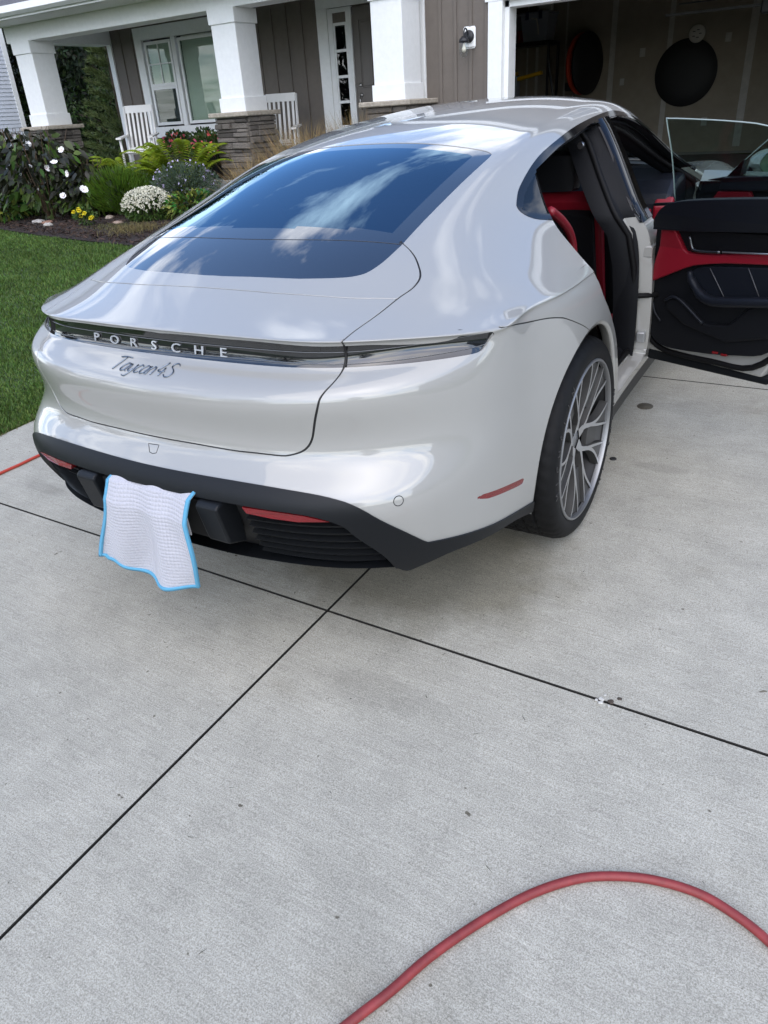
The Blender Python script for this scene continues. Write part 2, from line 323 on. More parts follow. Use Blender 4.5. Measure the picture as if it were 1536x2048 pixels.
# mulch bed
xs = np.linspace(-14, -2.45, 60); rows = []
for k in range(9): rows.append([(x, bed_y(x) + (7.5 - bed_y(x)) * k / 8, zground(x, bed_y(x) + (7.5 - bed_y(x)) * k / 8) + (.004 if k == 0 else .035 + .02 * mnoise.noise((x * 2, k, 0)))) for x in xs])
MULCH = mat('dark_mulch', (.030, .020, .016), .95, noise=(30, .6), bump=(60, .9, .03)); mo = MB().grid(rows).build('mulch_bed', MULCH, smooth=True); tag(mo, 'dark brown mulch bed along the porch', kind='structure')
def bedz(x, y): return zground(x, y) + .03
n = 9000; mx_ = -12 + 8.5 * rng.random(n); my_ = bed_y(mx_) + 2.6 * rng.random(n); mz_ = np.array([bedz(a, b) for a, b in zip(mx_, my_)]) + .01 * rng.random(n)
D = unit(n); D[:, 2] *= .35; cm = leafmat('mulch_chip', (.050, .032, .024), .6, .01, .9)
tag(leaves_mesh('mulch_chips', np.stack([mx_, my_, mz_], 1), D, unit(n), .03 + .05 * rng.random(n), .012 + .014 * rng.random(n), [cm], bend=0, seg=1), 'loose bark chips strewn over the mulch bed', 'mulch', kind='stuff')
# street and far kerb behind the viewer
ASPH = mat('asphalt', (.055, .055, .056), .9, noise=(40, .3)); so = MB().add([(-400, -18, -.50), (400, -18, -.50), (400, -10.6, -.50), (-400, -10.6, -.50)], [(0, 1, 2, 3)]).build('street', ASPH); tag(so, 'grey asphalt street at the foot of the driveway', kind='structure')
# ------------------------------------------------------------------ house
WHITE = mat('white_trim_paint', (.80, .81, .80), .55, noise=(14, .04), bump=(35, .12, .004)); TAUPE = mat('taupe_siding', (.138, .118, .100), .7, noise=(9, .08), bump=(120, .15, .002))
CONCP = mat('porch_concrete', (.40, .41, .40), .85, noise=(20, .15)); SHING = mat('roof_shingle', (.10, .10, .105), .9, noise=(25, .5)); CAPST = mat('cap_stone', (.36, .32, .26), .85, noise=(18, .3), bump=(60, .6, .01))
STONE = object_tint(mat('ledge_stone', (.12, .108, .098), .85, noise=(14, .5, (.24, .21, .175)), bump=(45, .9, .015)), .55)
GRAYW = mat('shadow_grey', (.22, .22, .21), .8)
house = empty('house', (-4, 9, .2)); tag(house, 'taupe board and batten house with white trim, porch and open garage', 'house')
def hp(name, lo, hi, m, bevel=None, parent=None):
    """box given in world coordinates, stored relative to the house"""
    o = MB().box(tuple(np.array(lo) - [-4, 9, .2]), tuple(np.array(hi) - [-4, 9, .2])).build(name, m, parent or house, bevel=bevel); return o
def hl(p): return (p[0] + 4, p[1] - 9, p[2] - .2)
FL = .62                                                     # porch floor
def wall(x0, x1, z0, z1, y, holes, name='wall', m=TAUPE, th=.14):
    """wall facing -y with rectangular holes"""
    mb = MB(); xs_ = sorted({x0, x1, *[h[0] for h in holes], *[h[1] for h in holes]}); 
    for a, b in zip(xs_[:-1], xs_[1:]):
        zz = [z0, z1]; cut_ = [(h[2], h[3]) for h in holes if h[0] <= a and h[1] >= b]; s = z0
        for c0, c1 in sorted(cut_):
            if c0 > s: mb.box(hl((a, y, s)), hl((b, y + th, c0)))
            s = c1
        if s < z1: mb.box(hl((a, y, s)), hl((b, y + th, z1)))
    return mb.build(name, m, house)
batten_me = MB().bevbox((-.022, -.018, 0), (.022, .004, 1), .004).mesh('batten', [TAUPE])
def battens(x0, x1, z0, z1, y, step, holes=()):
    x = x0
    while x <= x1 + 1e-6:
        segs = [(z0, z1)]
        for h in holes:
            if h[0] - .02 < x < h[1] + .02: segs = [q for s in segs for q in ((s[0], min(s[1], h[2])), (max(s[0], h[3]), s[1])) if q[1] - q[0] > .05]
        for a, b in segs: share('batten', batten_me, house, hl((x, y, a)), scale=(1, 1, b - a))
        x += step
# porch wall
PWH = [(-10.62, -8.38, 1.38, 2.84), (-6.40, -5.0, FL, 2.85)]
wall(-11.40, -4.0, .3, 3.4, 9.0, PWH); battens(-11.15, -4.2, FL, 3.4, 9.0, .305, [(-10.78, -8.22, 1.2, 3.02), (-6.56, -4.84, FL, 3.0)])
hp('corner_board', (-11.52, 8.97, .3), (-11.40, 9.14, 3.4), WHITE, .004); hp('side_wall', (-11.46, 9.14, .2), (-11.40, 16, 3.6), TAUPE)
# garage front wall with gable
wall(-3.84, -2.86, .40, 3.25, 7.60, [], 'garage_wall'); wall(2.36, 3.5, .40, 3.25, 7.60, [], 'garage_wall'); wall(-2.86, 2.36, 2.60, 3.25, 7.60, [], 'garage_header', TAUPE)
battens(-3.62, -2.9, .42, 3.25, 7.60, .215); battens(2.55, 3.45, .42, 3.25, 7.60, .215); battens(-2.6, 2.3, 2.62, 3.25, 7.60, .3)
hp('corner_board', (-4.00, 7.565, .40), (-3.84, 7.80, 3.25), WHITE, .004); hp('corner_board', (3.5, 7.565, .40), (3.66, 7.80, 3.25), WHITE, .004)
for a, b in ((-2.94, -2.75), (2.25, 2.44)): hp('door_casing', (a, 7.560, .40), (b, 7.66, 2.60), WHITE, .004)
hp('door_header', (-2.98, 7.555, 2.50), (2.48, 7.66, 2.70), WHITE, .004); hp('door_jamb', (-2.75, 7.64, .40), (-2.69, 7.86, 2.50), WHITE, .004); hp('door_jamb', (2.19, 7.64, .40), (2.25, 7.86, 2.50), WHITE, .004); hp('head_jamb', (-2.75, 7.64, 2.43), (2.25, 7.86, 2.50), WHITE, .004)
hp('frieze_board', (-4.02, 7.54, 3.25), (3.68, 7.72, 3.45), WHITE, .004)
GX, GZ = -.17, 5.6
gm = MB(); gm.prism([(-4.0, 3.45), (3.66, 3.45), (GX, GZ)], 7.62, 7.74, lambda a, b, h: hl((a, h, b))); gm.build('gable_wall', TAUPE, house)
x = -3.7
while x < 3.5:
    zt = 3.45 + (GZ - 3.45) * (1 - abs(x - GX) / 3.85)
    for a, b in ([(3.47, zt - .05)] if not (-1.0 < x < .66) else [(3.47, 3.61), (4.71, zt - .05)]):
        if b - a > .1: share('batten', batten_me, house, hl((x, 7.62, a)), scale=(1, 1, b - a))
    x += .3
hp('gable_window_frame', (-.92, 7.56, 3.62), (.58, 7.64, 4.70), WHITE, .006); hp('gable_pane', (-.80, 7.545, 3.74), (-.20, 7.562, 4.58), mat('dark_pane', (.02, .025, .03), .03, coat=1)); hp('gable_pane', (-.14, 7.545, 3.74), (.46, 7.562, 4.58), MATS['dark_pane'])
for s in (-1, 1):
    e = GX + s * 4.25; ze = 3.45 - .40 * .73
    MB().prism([(GX, GZ + .30), (e, ze + .22), (e, ze), (GX, GZ + .06)], 7.22, 7.30, lambda a, b, h: hl((a, h, b))).build('rake_board', WHITE, house)
    MB().prism([(GX, GZ + .36), (e, ze + .28), (e, ze + .22), (GX, GZ + .30)], 7.18, 14.5, lambda a, b, h: hl((a, h, b))).build('garage_roof', SHING, house)
    MB().prism([(GX, GZ + .30), (e, ze + .22), (e, ze + .19), (GX, GZ + .27)], 7.30, 7.62, lambda a, b, h: hl((a, h, b))).build('soffit', WHITE, house)
# porch: slab, beam, ceiling, roof, gutter
hp('porch_floor', (-12.0, 6.86, FL - .16), (-3.98, 9.0, FL), CONCP, .012); hp('porch_base', (-11.9, 6.98, .1), (-3.99, 8.9, FL - .165), CONCP)
bm_ = hp('porch_beam', (-11.75, 7.02, 2.80), (-4.02, 7.38, 3.10), WHITE, .006); hp('porch_side_beam', (-11.75, 7.39, 2.80), (-11.39, 8.98, 3.10), WHITE, .006)
hp('porch_ceiling', (-11.7, 7.05, 3.105), (-4.02, 8.99, 3.14), WHITE)
rm = MB(); rm.prism([(6.50, 3.22), (13.2, 6.5), (13.2, 6.4), (6.50, 3.12)], -12.2, -4.2, lambda a, b, h: hl((h, a, b))); rm.build('porch_roof', SHING, house)
hp('fascia', (-12.2, 6.46, 3.04), (-4.26, 6.498, 3.215), WHITE); hp('porch_soffit', (-12.2, 6.50, 3.035), (-4.26, 7.02, 3.06), WHITE)
MB().prism([(6.36, 3.20), (6.355, 3.11), (6.41, 3.07), (6.458, 3.07), (6.458, 3.20), (6.44, 3.20), (6.44, 3.09), (6.415, 3.09), (6.38, 3.12), (6.38, 3.20)], -12.2, -4.26, lambda a, b, h: hl((h, a, b))).build('gutter', WHITE, house)
# back of the main house so that nothing shows through
hp('rear_wall', (-11.4, 15.9, .2), (3.5, 16.0, 3.4), TAUPE)
# double window on the porch
wf = empty('window', hl((0, 0, 0)), parent=house)
def wb(name, lo, hi, m, bevel=.004): return MB().box(lo, hi).build(name, m, wf, bevel=bevel)
for a, b, c, e in ((-10.74, -10.56, 1.20, 3.00), (-8.44, -8.26, 1.20, 3.00), (-10.56, -8.44, 2.80, 3.00), (-10.56, -8.44, 1.20, 1.385), (-9.80, -9.70, 1.385, 2.80)): wb('casing', (a, 8.955, c), (b, 9.02, e), WHITE)
WGL = glass_mat('house_window', (.80, .86, .82), 1.5)
for (a, b, c, e) in ((-10.52, -9.84, 2.05, 2.77), (-10.52, -9.84, 1.41, 2.05), (-9.66, -8.48, 1.41, 2.77)):
    for lo, hi in (((a, 8.975, c), (a + .05, 9.01, e)), ((b - .05, 8.975, c), (b, 9.01, e)), ((a + .05, 8.975, e - .05), (b - .05, 9.01, e)), ((a + .05, 8.975, c), (b - .05, 9.01, c + .05))): wb('sash', lo, hi, WHITE)
    MB().box((a + .05, 8.992, c + .05), (b - .05, 8.996, e - .05)).build('pane', WGL, wf)
wb('muntin', (-10.19, 8.980, 2.10), (-10.17, 8.991, 2.72), WHITE, None); wb('muntin', (-10.47, 8.980, 2.40), (-10.19, 8.991, 2.42), WHITE, None); wb('muntin', (-10.17, 8.980, 2.40), (-9.89, 8.991, 2.42), WHITE, None)
MB().box((-10.47, 9.0, 1.46), (-9.89, 9.003, 2.0)).build('insect_screen', mat('screen_mesh', (.03, .032, .034), .8), wf)
BLND = mat('blind_slat', (.62, .64, .58), .6)
for a, b, c, e in ((-10.46, -9.9, 2.08, 2.75), (-9.6, -8.54, 1.44, 2.75)):
    mb = MB(); z = c
    while z < e: mb.add([(a, 9.018, z), (b, 9.018, z), (b, 9.027, z + .052), (a, 9.027, z + .052)], [(0, 1, 2, 3)]); z += .042
    mb.build('blind', BLND, wf)['kind'] = 'stuff'
hp('room_back', (-11.3, 9.9, .6), (-4.8, 9.95, 3.2), mat('dim_room', (.10, .095, .09), .9))
# front door and sidelight
dr = empty('front_door', hl((0, 0, 0)), parent=house)
def db(name, lo, hi, m, bevel=.003): return MB().box(lo, hi).build(name, m, dr, bevel=bevel)
for lo, hi in (((-6.54, 8.955, FL), (-6.34, 9.02, 2.86)), ((-5.06, 8.955, FL), (-4.86, 9.02, 2.86)), ((-6.54, 8.955, 2.86), (-4.86, 9.02, 3.06)), ((-6.00, 8.975, FL), (-5.90, 9.03, 2.85)), ((-6.34, 8.975, FL), (-6.25, 9.03, 2.85)), ((-6.25, 8.976, 2.79), (-6.00, 9.03, 2.85))): db('door_casing', lo, hi, WHITE)
db('sidelight_panel', (-6.25, 8.985, FL), (-6.00, 9.03, 1.20), TAUPE); db('sidelight_panel', (-6.25, 8.985, 2.66), (-6.00, 9.03, 2.79), TAUPE)
for k in range(4):
    z0 = 1.24 + .355 * k; MB().box((-6.215, 8.992, z0), (-6.035, 8.998, z0 + .315)).build('pane', glass_mat('sidelight_glass', (.25, .28, .28), 1.6), dr)
    db('muntin', (-6.222, 8.980, z0 + .315), (-6.028, 8.999, z0 + .355), WHITE)
db('sidelight_rail', (-6.25, 8.984, 1.20), (-6.222, 9.02, 2.66), WHITE); db('sidelight_rail', (-6.028, 8.984, 1.20), (-6.00, 9.02, 2.66), WHITE); db('sidelight_rail', (-6.222, 8.984, 1.20), (-6.028, 9.02, 1.24), WHITE)
DOORM = mat('front_door_taupe', (.14, .125, .112), .5); db('door_leaf', (-5.90, 9.0, FL + .02), (-5.06, 9.04, 2.84), DOORM)
for a, b, c, e in ((-5.78, -5.53, 1.75, 2.66), (-5.43, -5.18, 1.75, 2.66), (-5.78, -5.53, .80, 1.55), (-5.43, -5.18, .80, 1.55)):
    mb = MB(); mb.tube([(a, 8.999, c), (b, 8.999, c), (b, 8.999, e), (a, 8.999, e)], .012, 6, closed=True).build('panel_moulding', DOORM, dr); MB().bevbox((a + .03, 8.992, c + .03), (b - .03, 9.001, e - .03), .008).build('door_panel', DOORM, dr)
NICK = mat('nickel', (.45, .44, .42), .25, metal=1); MB().lathe([(0, -.03), (.028, -.026), (.033, 0)], 20, 'y', (-5.80, 9.0, 1.79)).build('dead_bolt', NICK, dr, smooth=True); MB().lathe([(0, -.02), (.025, -.018), (.03, 0)], 20, 'y', (-5.80, 9.0, 1.65)).build('door_knob', NICK, dr, smooth=True)
MB().tube([(-5.80, 8.985, 1.65), (-5.80, 8.95, 1.64), (-5.80, 8.945, 1.55), (-5.80, 8.96, 1.46), (-5.80, 8.995, 1.45)], .009, 8).build('door_handle', NICK, dr, smooth=True)
# porch columns on stone piers
def stones(parent, x0, x1, y0, y1, z0, z1):
    me_ = [MB().bevbox((0, -.035 - .02 * random.random(), 0), (1, .03, 1), .05).mesh('stone', [STONE]) for _ in range(6)]
    mes = []
    for _ in range(8):
        mb = MB(); dpt = .02 + .03 * random.random(); j = lambda: random.uniform(-.06, .06)
        vs = [(0, -dpt * .5, 0), (1, -dpt * .5, 0), (1, -dpt * .5, 1), (0, -dpt * .5, 1), (.04 + abs(j()), -dpt + j() * .1, .14 + j()), (.95 + j() * .5, -dpt + j() * .1, .14 + j()), (.95 + j() * .5, -dpt + j() * .1, .86 + j()), (.05 + abs(j()), -dpt + j() * .1, .88 + j()), (0, .02, 0), (1, .02, 0), (1, .02, 1), (0, .02, 1)]
        mb.add(vs, [(4, 5, 6, 7), (0, 1, 5, 4), (1, 2, 6, 5), (2, 3, 7, 6), (3, 0, 4, 7), (8, 9, 1, 0), (9, 10, 2, 1), (10, 11, 3, 2), (11, 8, 0, 3)]); mes.append(mb.mesh('stone', [STONE]))
    for face in range(2):
        z = z0
        while z < z1 - .02:
            h = min(random.choice([.045, .055, .065, .08, .095]), z1 - z); L_ = (x1 - x0) if face == 0 else (y1 - y0); p = 0
            while p < L_ - .01:
                w_ = min(random.uniform(.14, .42), L_ - p)
                if L_ - p - w_ < .08: w_ = L_ - p
                m_ = random.choice(mes)
                if face == 0: share('stone', m_, parent, (x0 + p + .004, y0, z + .003), (0, 0, 0), (w_ - .008, 1, h - .006))
                else: share('stone', m_, parent, (x1, y0 + p + .004, z + .003), (0, 0, PI / 2), (w_ - .008, 1, h - .006))
                p += w_
            z += h
for x0, lbl in ((-11.57, 'white porch column on a stone pier farthest from the garage'), (-6.985, 'middle white porch column on a stone pier by the window'), (-4.29, 'white porch column on a stone pier next to the front door')):
    cx = x0 + .225; co = empty('porch_column', (cx, 7.225, zground(cx, 7.2))); tag(co, lbl, 'column', 'porch columns'); zb = co.location.z; q = lambda z: z - zb
    MB().box((-.30, -.30, 0), (.30, .30, q(1.46))).build('pier_core', mat('mortar', (.05, .048, .045), .95), co)
    stones(co, -.315, .315, -.315, .315, 0.0, q(1.46))
    mb = MB(); mb.bevbox((-.39, -.39, q(1.462)), (.39, .39, q(1.525)), .012); mb.build('cap_stone', CAPST, co)
    MB().bevbox((-.225, -.225, q(1.525)), (.225, .225, q(2.80)), .006).build('shaft', WHITE, co)
    for a, b in ((1.526, 1.71), (2.62, 2.799)):
        mb = MB()
        for lo, hi in (((-.247, -.247), (.247, -.2255)), ((-.247, .2255), (.247, .247)), ((-.247, -.225), (-.2255, .225)), ((.2255, -.225), (.247, .225))): mb.box((*lo, q(a)), (*hi, q(b)))
        mb.build('base_trim' if a < 2 else 'capital_trim', WHITE, co, bevel=.003)
# wall lantern
ln = empty('wall_lantern', (-3.20, 7.58, 2.16)); tag(ln, 'dark metal barn lantern with clear glass jar beside the garage door', 'lantern')
MB().bevbox((-.085, -.012, -.12), (.085, .02, .12), .02).build('mounting_block', WHITE, ln); IRON = mat('dark_iron', (.012, .013, .016), .45)
MB().lathe([(0, -.045), (.05, -.043), (.068, -.03), (.07, -.012)], 24, 'y', (0, 0, .01)).build('canopy', IRON, ln, smooth=True)
MB().tube(spline([(0, -.04, .02), (0, -.08, .08), (0, -.13, .09), (0, -.155, .05), (0, -.155, .0)], 5), .009, 8).build('arm', IRON, ln, smooth=True)
MB().lathe([(.0, .01), (.03, .008), (.045, -.01), (.062, -.03), (.062, -.055), (.05, -.06)], 24, 'z', (0, -.155, 0)).build('socket_cap', IRON, ln, smooth=True)
MB().lathe([(.052, -.055), (.058, -.08), (.060, -.17), (.05, -.20), (.03, -.215), (0, -.218)], 24, 'z', (0, -.155, 0)).build('glass_jar', glass_mat('jar_glass', (.9, .92, .92), 1.45), ln, smooth=True)
MB().lathe([(0, -.06), (.012, -.07), (.014, -.09), (.028, -.12), (.026, -.15), (0, -.165)], 16, 'z', (0, -.155, 0)).build('bulb', mat('bulb_glass', (.75, .70, .58), .15), ln, smooth=True)
# garage interior
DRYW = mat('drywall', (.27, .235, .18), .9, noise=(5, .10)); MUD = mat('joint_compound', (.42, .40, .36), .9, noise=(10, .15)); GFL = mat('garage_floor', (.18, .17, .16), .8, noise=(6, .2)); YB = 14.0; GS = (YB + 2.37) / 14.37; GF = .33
def gx_(x): return 1.63 + (x - 1.63) * GS
def gz_(z): return 1.428 + (z - 1.428) * GS
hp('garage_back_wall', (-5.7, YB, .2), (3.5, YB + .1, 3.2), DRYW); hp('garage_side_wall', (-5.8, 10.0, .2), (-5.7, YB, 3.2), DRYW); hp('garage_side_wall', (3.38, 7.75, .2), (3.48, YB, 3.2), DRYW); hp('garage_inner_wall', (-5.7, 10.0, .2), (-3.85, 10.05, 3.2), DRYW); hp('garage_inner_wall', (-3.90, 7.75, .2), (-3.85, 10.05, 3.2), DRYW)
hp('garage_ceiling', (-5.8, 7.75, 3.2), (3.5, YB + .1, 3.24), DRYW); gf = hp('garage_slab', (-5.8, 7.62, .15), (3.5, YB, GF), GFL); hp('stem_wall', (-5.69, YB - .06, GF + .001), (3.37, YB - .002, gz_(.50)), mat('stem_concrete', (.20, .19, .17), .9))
for x, w_ in ((-4.21, .03), (-4.03, .05), (-3.51, .03), (-2.70, .09), (-1.78, .08), (-.56, .11), (.65, .1), (1.9, .1)):
    if gx_(x) < 3.3: hp('taped_seam', (gx_(x) - w_ * .57, YB - .004, .45), (gx_(x) + w_ * .57, YB - .0005, 3.19), MUD)
for x, z, w_ in ((-2.2, 2.0, .05), (-3.3, 2.05, .06), (-.9, 2.1, .05), (-2.5, 1.6, .04), (-1.1, .95, .05), (-.2, 1.6, .05)): hp('screw_patch', (gx_(x) - w_, YB - .0035, gz_(z) - w_ * 1.4), (gx_(x) + w_, YB - .0008, gz_(z) + w_ * 1.4), MUD)
BLKP = mat('black_plastic', (.004, .004, .0045), .65)
def disc(name, c, r, m, rot, label, depth=.10):
    r *= GS; o = MB().lathe([(0, -depth), (r * .6, -depth * .95), (r * .86, -depth * .6), (r * .97, -.02), (r, -.01), (r, .01), (r * .95, .012), (r * .85, -depth * .5), (r * .6, -depth * .85), (0, -depth * .9)], 48, 'y').build(name, m, None, (gx_(c[0]), YB + c[1], gz_(c[2])), rot, smooth=True, auto=40); tag(o, label, 'sled'); return o
disc('snow_saucer', (-1.475, -.03, 1.66), .48, BLKP, (0, 0, 0), 'large round black saucer hung on the garage wall under a white disc')
disc('snow_saucer', (-2.985, -.45, 1.90), .455, BLKP, (0, 0, 1.32), 'black saucer hung edge-on beside an orange red one'); disc('snow_saucer', (-3.09, -.43, 1.90), .45, mat('orange_red_plastic', (.38, .035, .012), .5), (0, 0, 1.32), 'orange red saucer nested behind the black one on the garage wall', .05)
wd_ = empty('slotted_disc', (gx_(-1.35), YB - .14, gz_(2.18))); tag(wd_, 'small white slotted disc above the large black saucer', 'disc'); MB().lathe([(0, -.03), (.11, -.028), (.14, -.01), (.14, .0), (0, 0)], 32, 'y').build('plate', mat('ivory_plastic', (.45, .43, .38), .5), wd_, smooth=True, auto=40)
for k in range(5): q = 2 * PI * k / 5; MB().bevbox((-.022, -.034, -.006), (.022, -.028, .006), .002).build('slot', BLKP, wd_, (.06 * math.cos(q), 0, .06 * math.sin(q)))
SX, SY_ = gx_(-3.86), 13.2
sh = empty('storage_shelf', (SX, SY_, GF)); tag(sh, 'black metal storage shelf just inside the garage', 'shelf'); SHM = mat('shelf_black', (.012, .012, .013), .45)
for x in (-.70, .44):
    for y in (-.25, .25): MB().box((x - .02, y - .02, 0), (x + .02, y + .02, gz_(2.26) - GF)).build('upright', SHM, sh)
for z in (.7, 1.40, 2.20): MB().box((-.72, -.27, gz_(z) - GF), (.46, .27, gz_(z) - GF + (.07 if z > 2 else .03))).build('shelf_board', SHM, sh)
MB().tube([(.44, -.26, gz_(2.0) - GF), (.58, -.28, gz_(1.45) - GF), (.66, -.3, 0)], .022, 6).build('brace', SHM, sh)
BIN = mat('grey_bin_plastic', (.22, .24, .28), .35)
for x, l in ((-4.30, 'smoky grey storage bin on the shelf top nearest the garage door frame'), (-3.74, 'smoky grey storage bin on the shelf top at its open end')):
    b = empty('storage_bin', (gx_(x), SY_, gz_(2.20) + .072)); tag(b, l, 'bin', 'bins on the garage shelf'); mb = MB(); mb.add([(-.22, -.2, 0), (.22, -.2, 0), (.22, .2, 0), (-.22, .2, 0), (-.27, -.25, .42), (.27, -.25, .42), (.27, .25, .42), (-.27, .25, .42)], [(3, 2, 1, 0), (0, 1, 5, 4), (1, 2, 6, 5), (2, 3, 7, 6), (3, 0, 4, 7), (4, 5, 6, 7)]).build('tub', BIN, b); MB().bevbox((-.29, -.27, .422), (.29, .27, .46), .012).build('lid', BIN, b)
    for sx in (-.13, .13): MB().box((sx - .03, -.282, .34), (sx + .03, -.258, .47)).build('latch', mat('latch_blue', (.02, .03, .07), .4), b)
    MB().tube([(-.05, -.245, .36), (.05, -.25, .34), (.08, -.25, .2), (.09, -.245, .1)], .013, 6).build('strap', MUD, b)
YEL = mat('yellow_plastic', (.65, .38, .01), .4)
o = empty('tool_case', (gx_(-4.16), SY_ - .1, gz_(1.40) + .032)); tag(o, 'grey tool case with a yellow lid on the garage shelf', 'case'); MB().bevbox((-.11, -.1, 0), (.13, .1, .42), .015).build('case_body', mat('case_grey', (.25, .28, .32), .5), o); MB().bevbox((-.16, -.11, .425), (.09, .11, .49), .01).build('case_lid', YEL, o)
o = MB().bevbox((-.25, -.05, -.03), (.25, .05, .03), .01).build('spirit_level', YEL, None, (gx_(-3.84), SY_ - .1, gz_(1.78)), (0, -.16, 0)); tag(o, 'long yellow level lying across the middle shelf', 'level')
o = MB().bevbox((-.12, -.1, 0), (.12, .1, .16), .008).build('parts_box', mat('white_card', (.5, .48, .44), .7), None, (gx_(-3.62), SY_, gz_(2.20) + .072 + .462), (0, 0, .2)); tag(o, 'white cardboard box on top of the grey storage bin', 'box')
o = MB().lathe([(0, 0), (.09, 0), (.09, .19), (.086, .2), (0, .2)], 24, 'z').build('red_canister', mat('red_can', (.35, .02, .015), .4), None, (gx_(-4.05), SY_, gz_(2.20) + .072), smooth=True, auto=40); tag(o, 'red canister standing between the grey storage bins', 'canister')
o = empty('work_light', (gx_(-3.30), SY_ + .2, GF)); tag(o, 'black folded stand leaning beside the storage shelf', 'stand'); MB().tube([(0, 0, 0), (.12, .1, 1.0), (.16, .12, 1.25)], .018, 8).build('post', SHM, o); MB().tube([(.25, -.1, 0), (.14, .08, .9)], .014, 8).build('leg', SHM, o); MB().tube([(.05, .2, 0), (.13, .1, .9)], .014, 8).build('leg', SHM, o); MB().bevbox((-.02, .0, 1.2), (.30, .2, 1.34), .02).build('lamp_head', SHM, o)
o = empty('opener_rail', (0, 9.6, 2.30)); tag(o, 'dark garage door rail running across under the ceiling', 'rail'); MB().box((-1.3, -.015, -.015), (3.2, .015, .015)).build('rail_bar', SHM, o); MB().bevbox((-.14, -.06, -.10), (.10, .06, .12), .02).build('bracket', SHM, o); MB().box((-1.2, .2, .12), (3.2, .22, .135)).build('track', SHM, o); MB().box((2.9, -.02, -.02), (2.94, .02, .9)).build('hanger', SHM, o)
# rocking chairs
def chair(loc, rz, label):
    c = empty('rocking_chair', loc, rz); tag(c, label, 'chair', 'white rocking chairs on the porch'); WC = mat('white_chair_paint', (.78, .77, .74), .5)
    b = lambda nm, lo, hi, rot=None: MB().bevbox(lo, hi, .006).build(nm, WC, c)
    for s in (-1, 1):
        MB().tube(spline([(s * .27, -.42, .10), (s * .27, -.15, .025), (s * .27, .15, .02), (s * .27, .50, .13)], 5), .018, 6).build('rocker', WC, c)
        MB().tube([(s * .27, -.22, .04), (s * .27, -.24, .62)], .022, 8).build('front_leg', WC, c, smooth=True); MB().tube([(s * .25, .18, .04), (s * .25, .22, .42), (s * .25, .40, 1.12)], .022, 8).build('back_post', WC, c, smooth=True)
        MB().prism([(-.34, .62), (.30, .66), (.30, .685), (-.34, .645)], s * .27 - .045, s * .27 + .045, lambda a, bb, h: (h, a, bb)).build('armrest', WC, c)
    for k in range(7): MB().bevbox((-.25, -.24 + k * .065, .40 - k * .006), (.25, -.185 + k * .065, .42 - k * .006), .004).build('seat_slat', WC, c)
    for k in range(6):
        x = -.19 + .076 * k; MB().prism([(.235, .46), (.255, .455), (.395, 1.05), (.375, 1.055)], x - .018, x + .018, lambda a, bb, h: (h, a, bb)).build('back_slat', WC, c)
    MB().prism([(.365, 1.02), (.39, 1.015), (.418, 1.13), (.395, 1.135)], -.24, .24, lambda a, bb, h: (h, a, bb)).build('top_rail', WC, c); MB().prism([(.225, .42), (.25, .415), (.262, .47), (.237, .475)], -.24, .24, lambda a, bb, h: (h, a, bb)).build('lower_rail', WC, c)
    return c
chair((-9.75, 7.75, FL), .62, 'white rocking chair in front of the porch window'); chair((-6.75, 8.0, FL), .50, 'white rocking chair beside the front door behind dry grasses')
tb = empty('side_table', (-7.72, 7.75, FL)); tag(tb, 'small white folding side table behind the middle column', 'table'); MB().bevbox((-.24, -.22, .44), (.24, .22, .465), .008).build('table_top', WHITE, tb)
for s in (-1, 1): MB().tube([(-.2, s * .17, 0), (.2, s * .17, .44)], .016, 6).build('leg', WHITE, tb); MB().tube([(.2, s * .14, 0), (-.2, s * .14, .44)], .016, 6).build('leg', WHITE, tb)
# neighbouring house on the left: lap siding, corner post
nb = empty('neighbor_house', (-20.4, 13, .2)); tag(nb, 'pale blue grey neighbor house with narrow lap siding', 'house'); NBS = mat('pale_siding', (.56, .59, .64), .6)
mb = MB(); z = 0
while z < 7:
    mb.add([(.016, -10, z), (.016, -.12, z), (0, -.12, z + .10), (0, -10, z + .10)], [(0, 1, 2, 3)]); mb.add([(0, -10, z), (0, -.12, z), (.016, -.12, z), (.016, -10, z)], [(0, 1, 2, 3)]); z += .10
mb.build('lap_siding', NBS, nb, fix=False)['kind'] = 'stuff'; MB().box((-8, -10, 0), (-.01, -.01, 7)).build('wall', NBS, nb); MB().box((-.1, -.12, 0), (.03, .02, 7)).build('corner_post', WHITE, nb)
MB().prism([(-8.4, 6.9), (.5, 6.9), (-4.0, 9.5)], -10.4, .4, lambda a, b, h: (a, h, b)).build('roof', SHING, nb)
# house to the right, seen in the paint
rh = empty('opposite_house', (19, -3, .0)); tag(rh, 'grey gabled house standing beyond the lawn on the right', 'house'); RHS = mat('grey_siding', (.34, .35, .36), .7)
MB().box((0, -5, 0), (9, 5, 5.2)).build('wall', RHS, rh); MB().prism([(-5.5, 5.0), (5.5, 5.0), (0, 8.6)], -.5, 9.5, lambda a, b, h: (h, a, b)).build('roof', SHING, rh); MB().prism([(-5.0, 5.2), (5.0, 5.2), (0, 8.3)], -.05, 0, lambda a, b, h: (h, a, b)).build('gable', RHS, rh)
for y, z in ((-3.2, 1.0), (0, 1.0), (3.2, 1.0), (-2.4, 3.6), (2.4, 3.6), (0, 5.9)):
    wo = MB().box((-.08, y - .6, z), (-.002, y + .6, z + 1.4)).build('window', WHITE, rh); MB().box((-.09, y - .48, z + .12), (-.082, y + .48, z + 1.28)).build('pane', MATS['dark_pane'], wo)
for s in (-1, 1): MB().prism([(0, 8.75), (s * 5.6, 5.08), (s * 5.6, 4.8), (0, 8.45)], -.56, -.50, lambda a, b, h: (h, a, b)).build('rake_board', WHITE, rh)
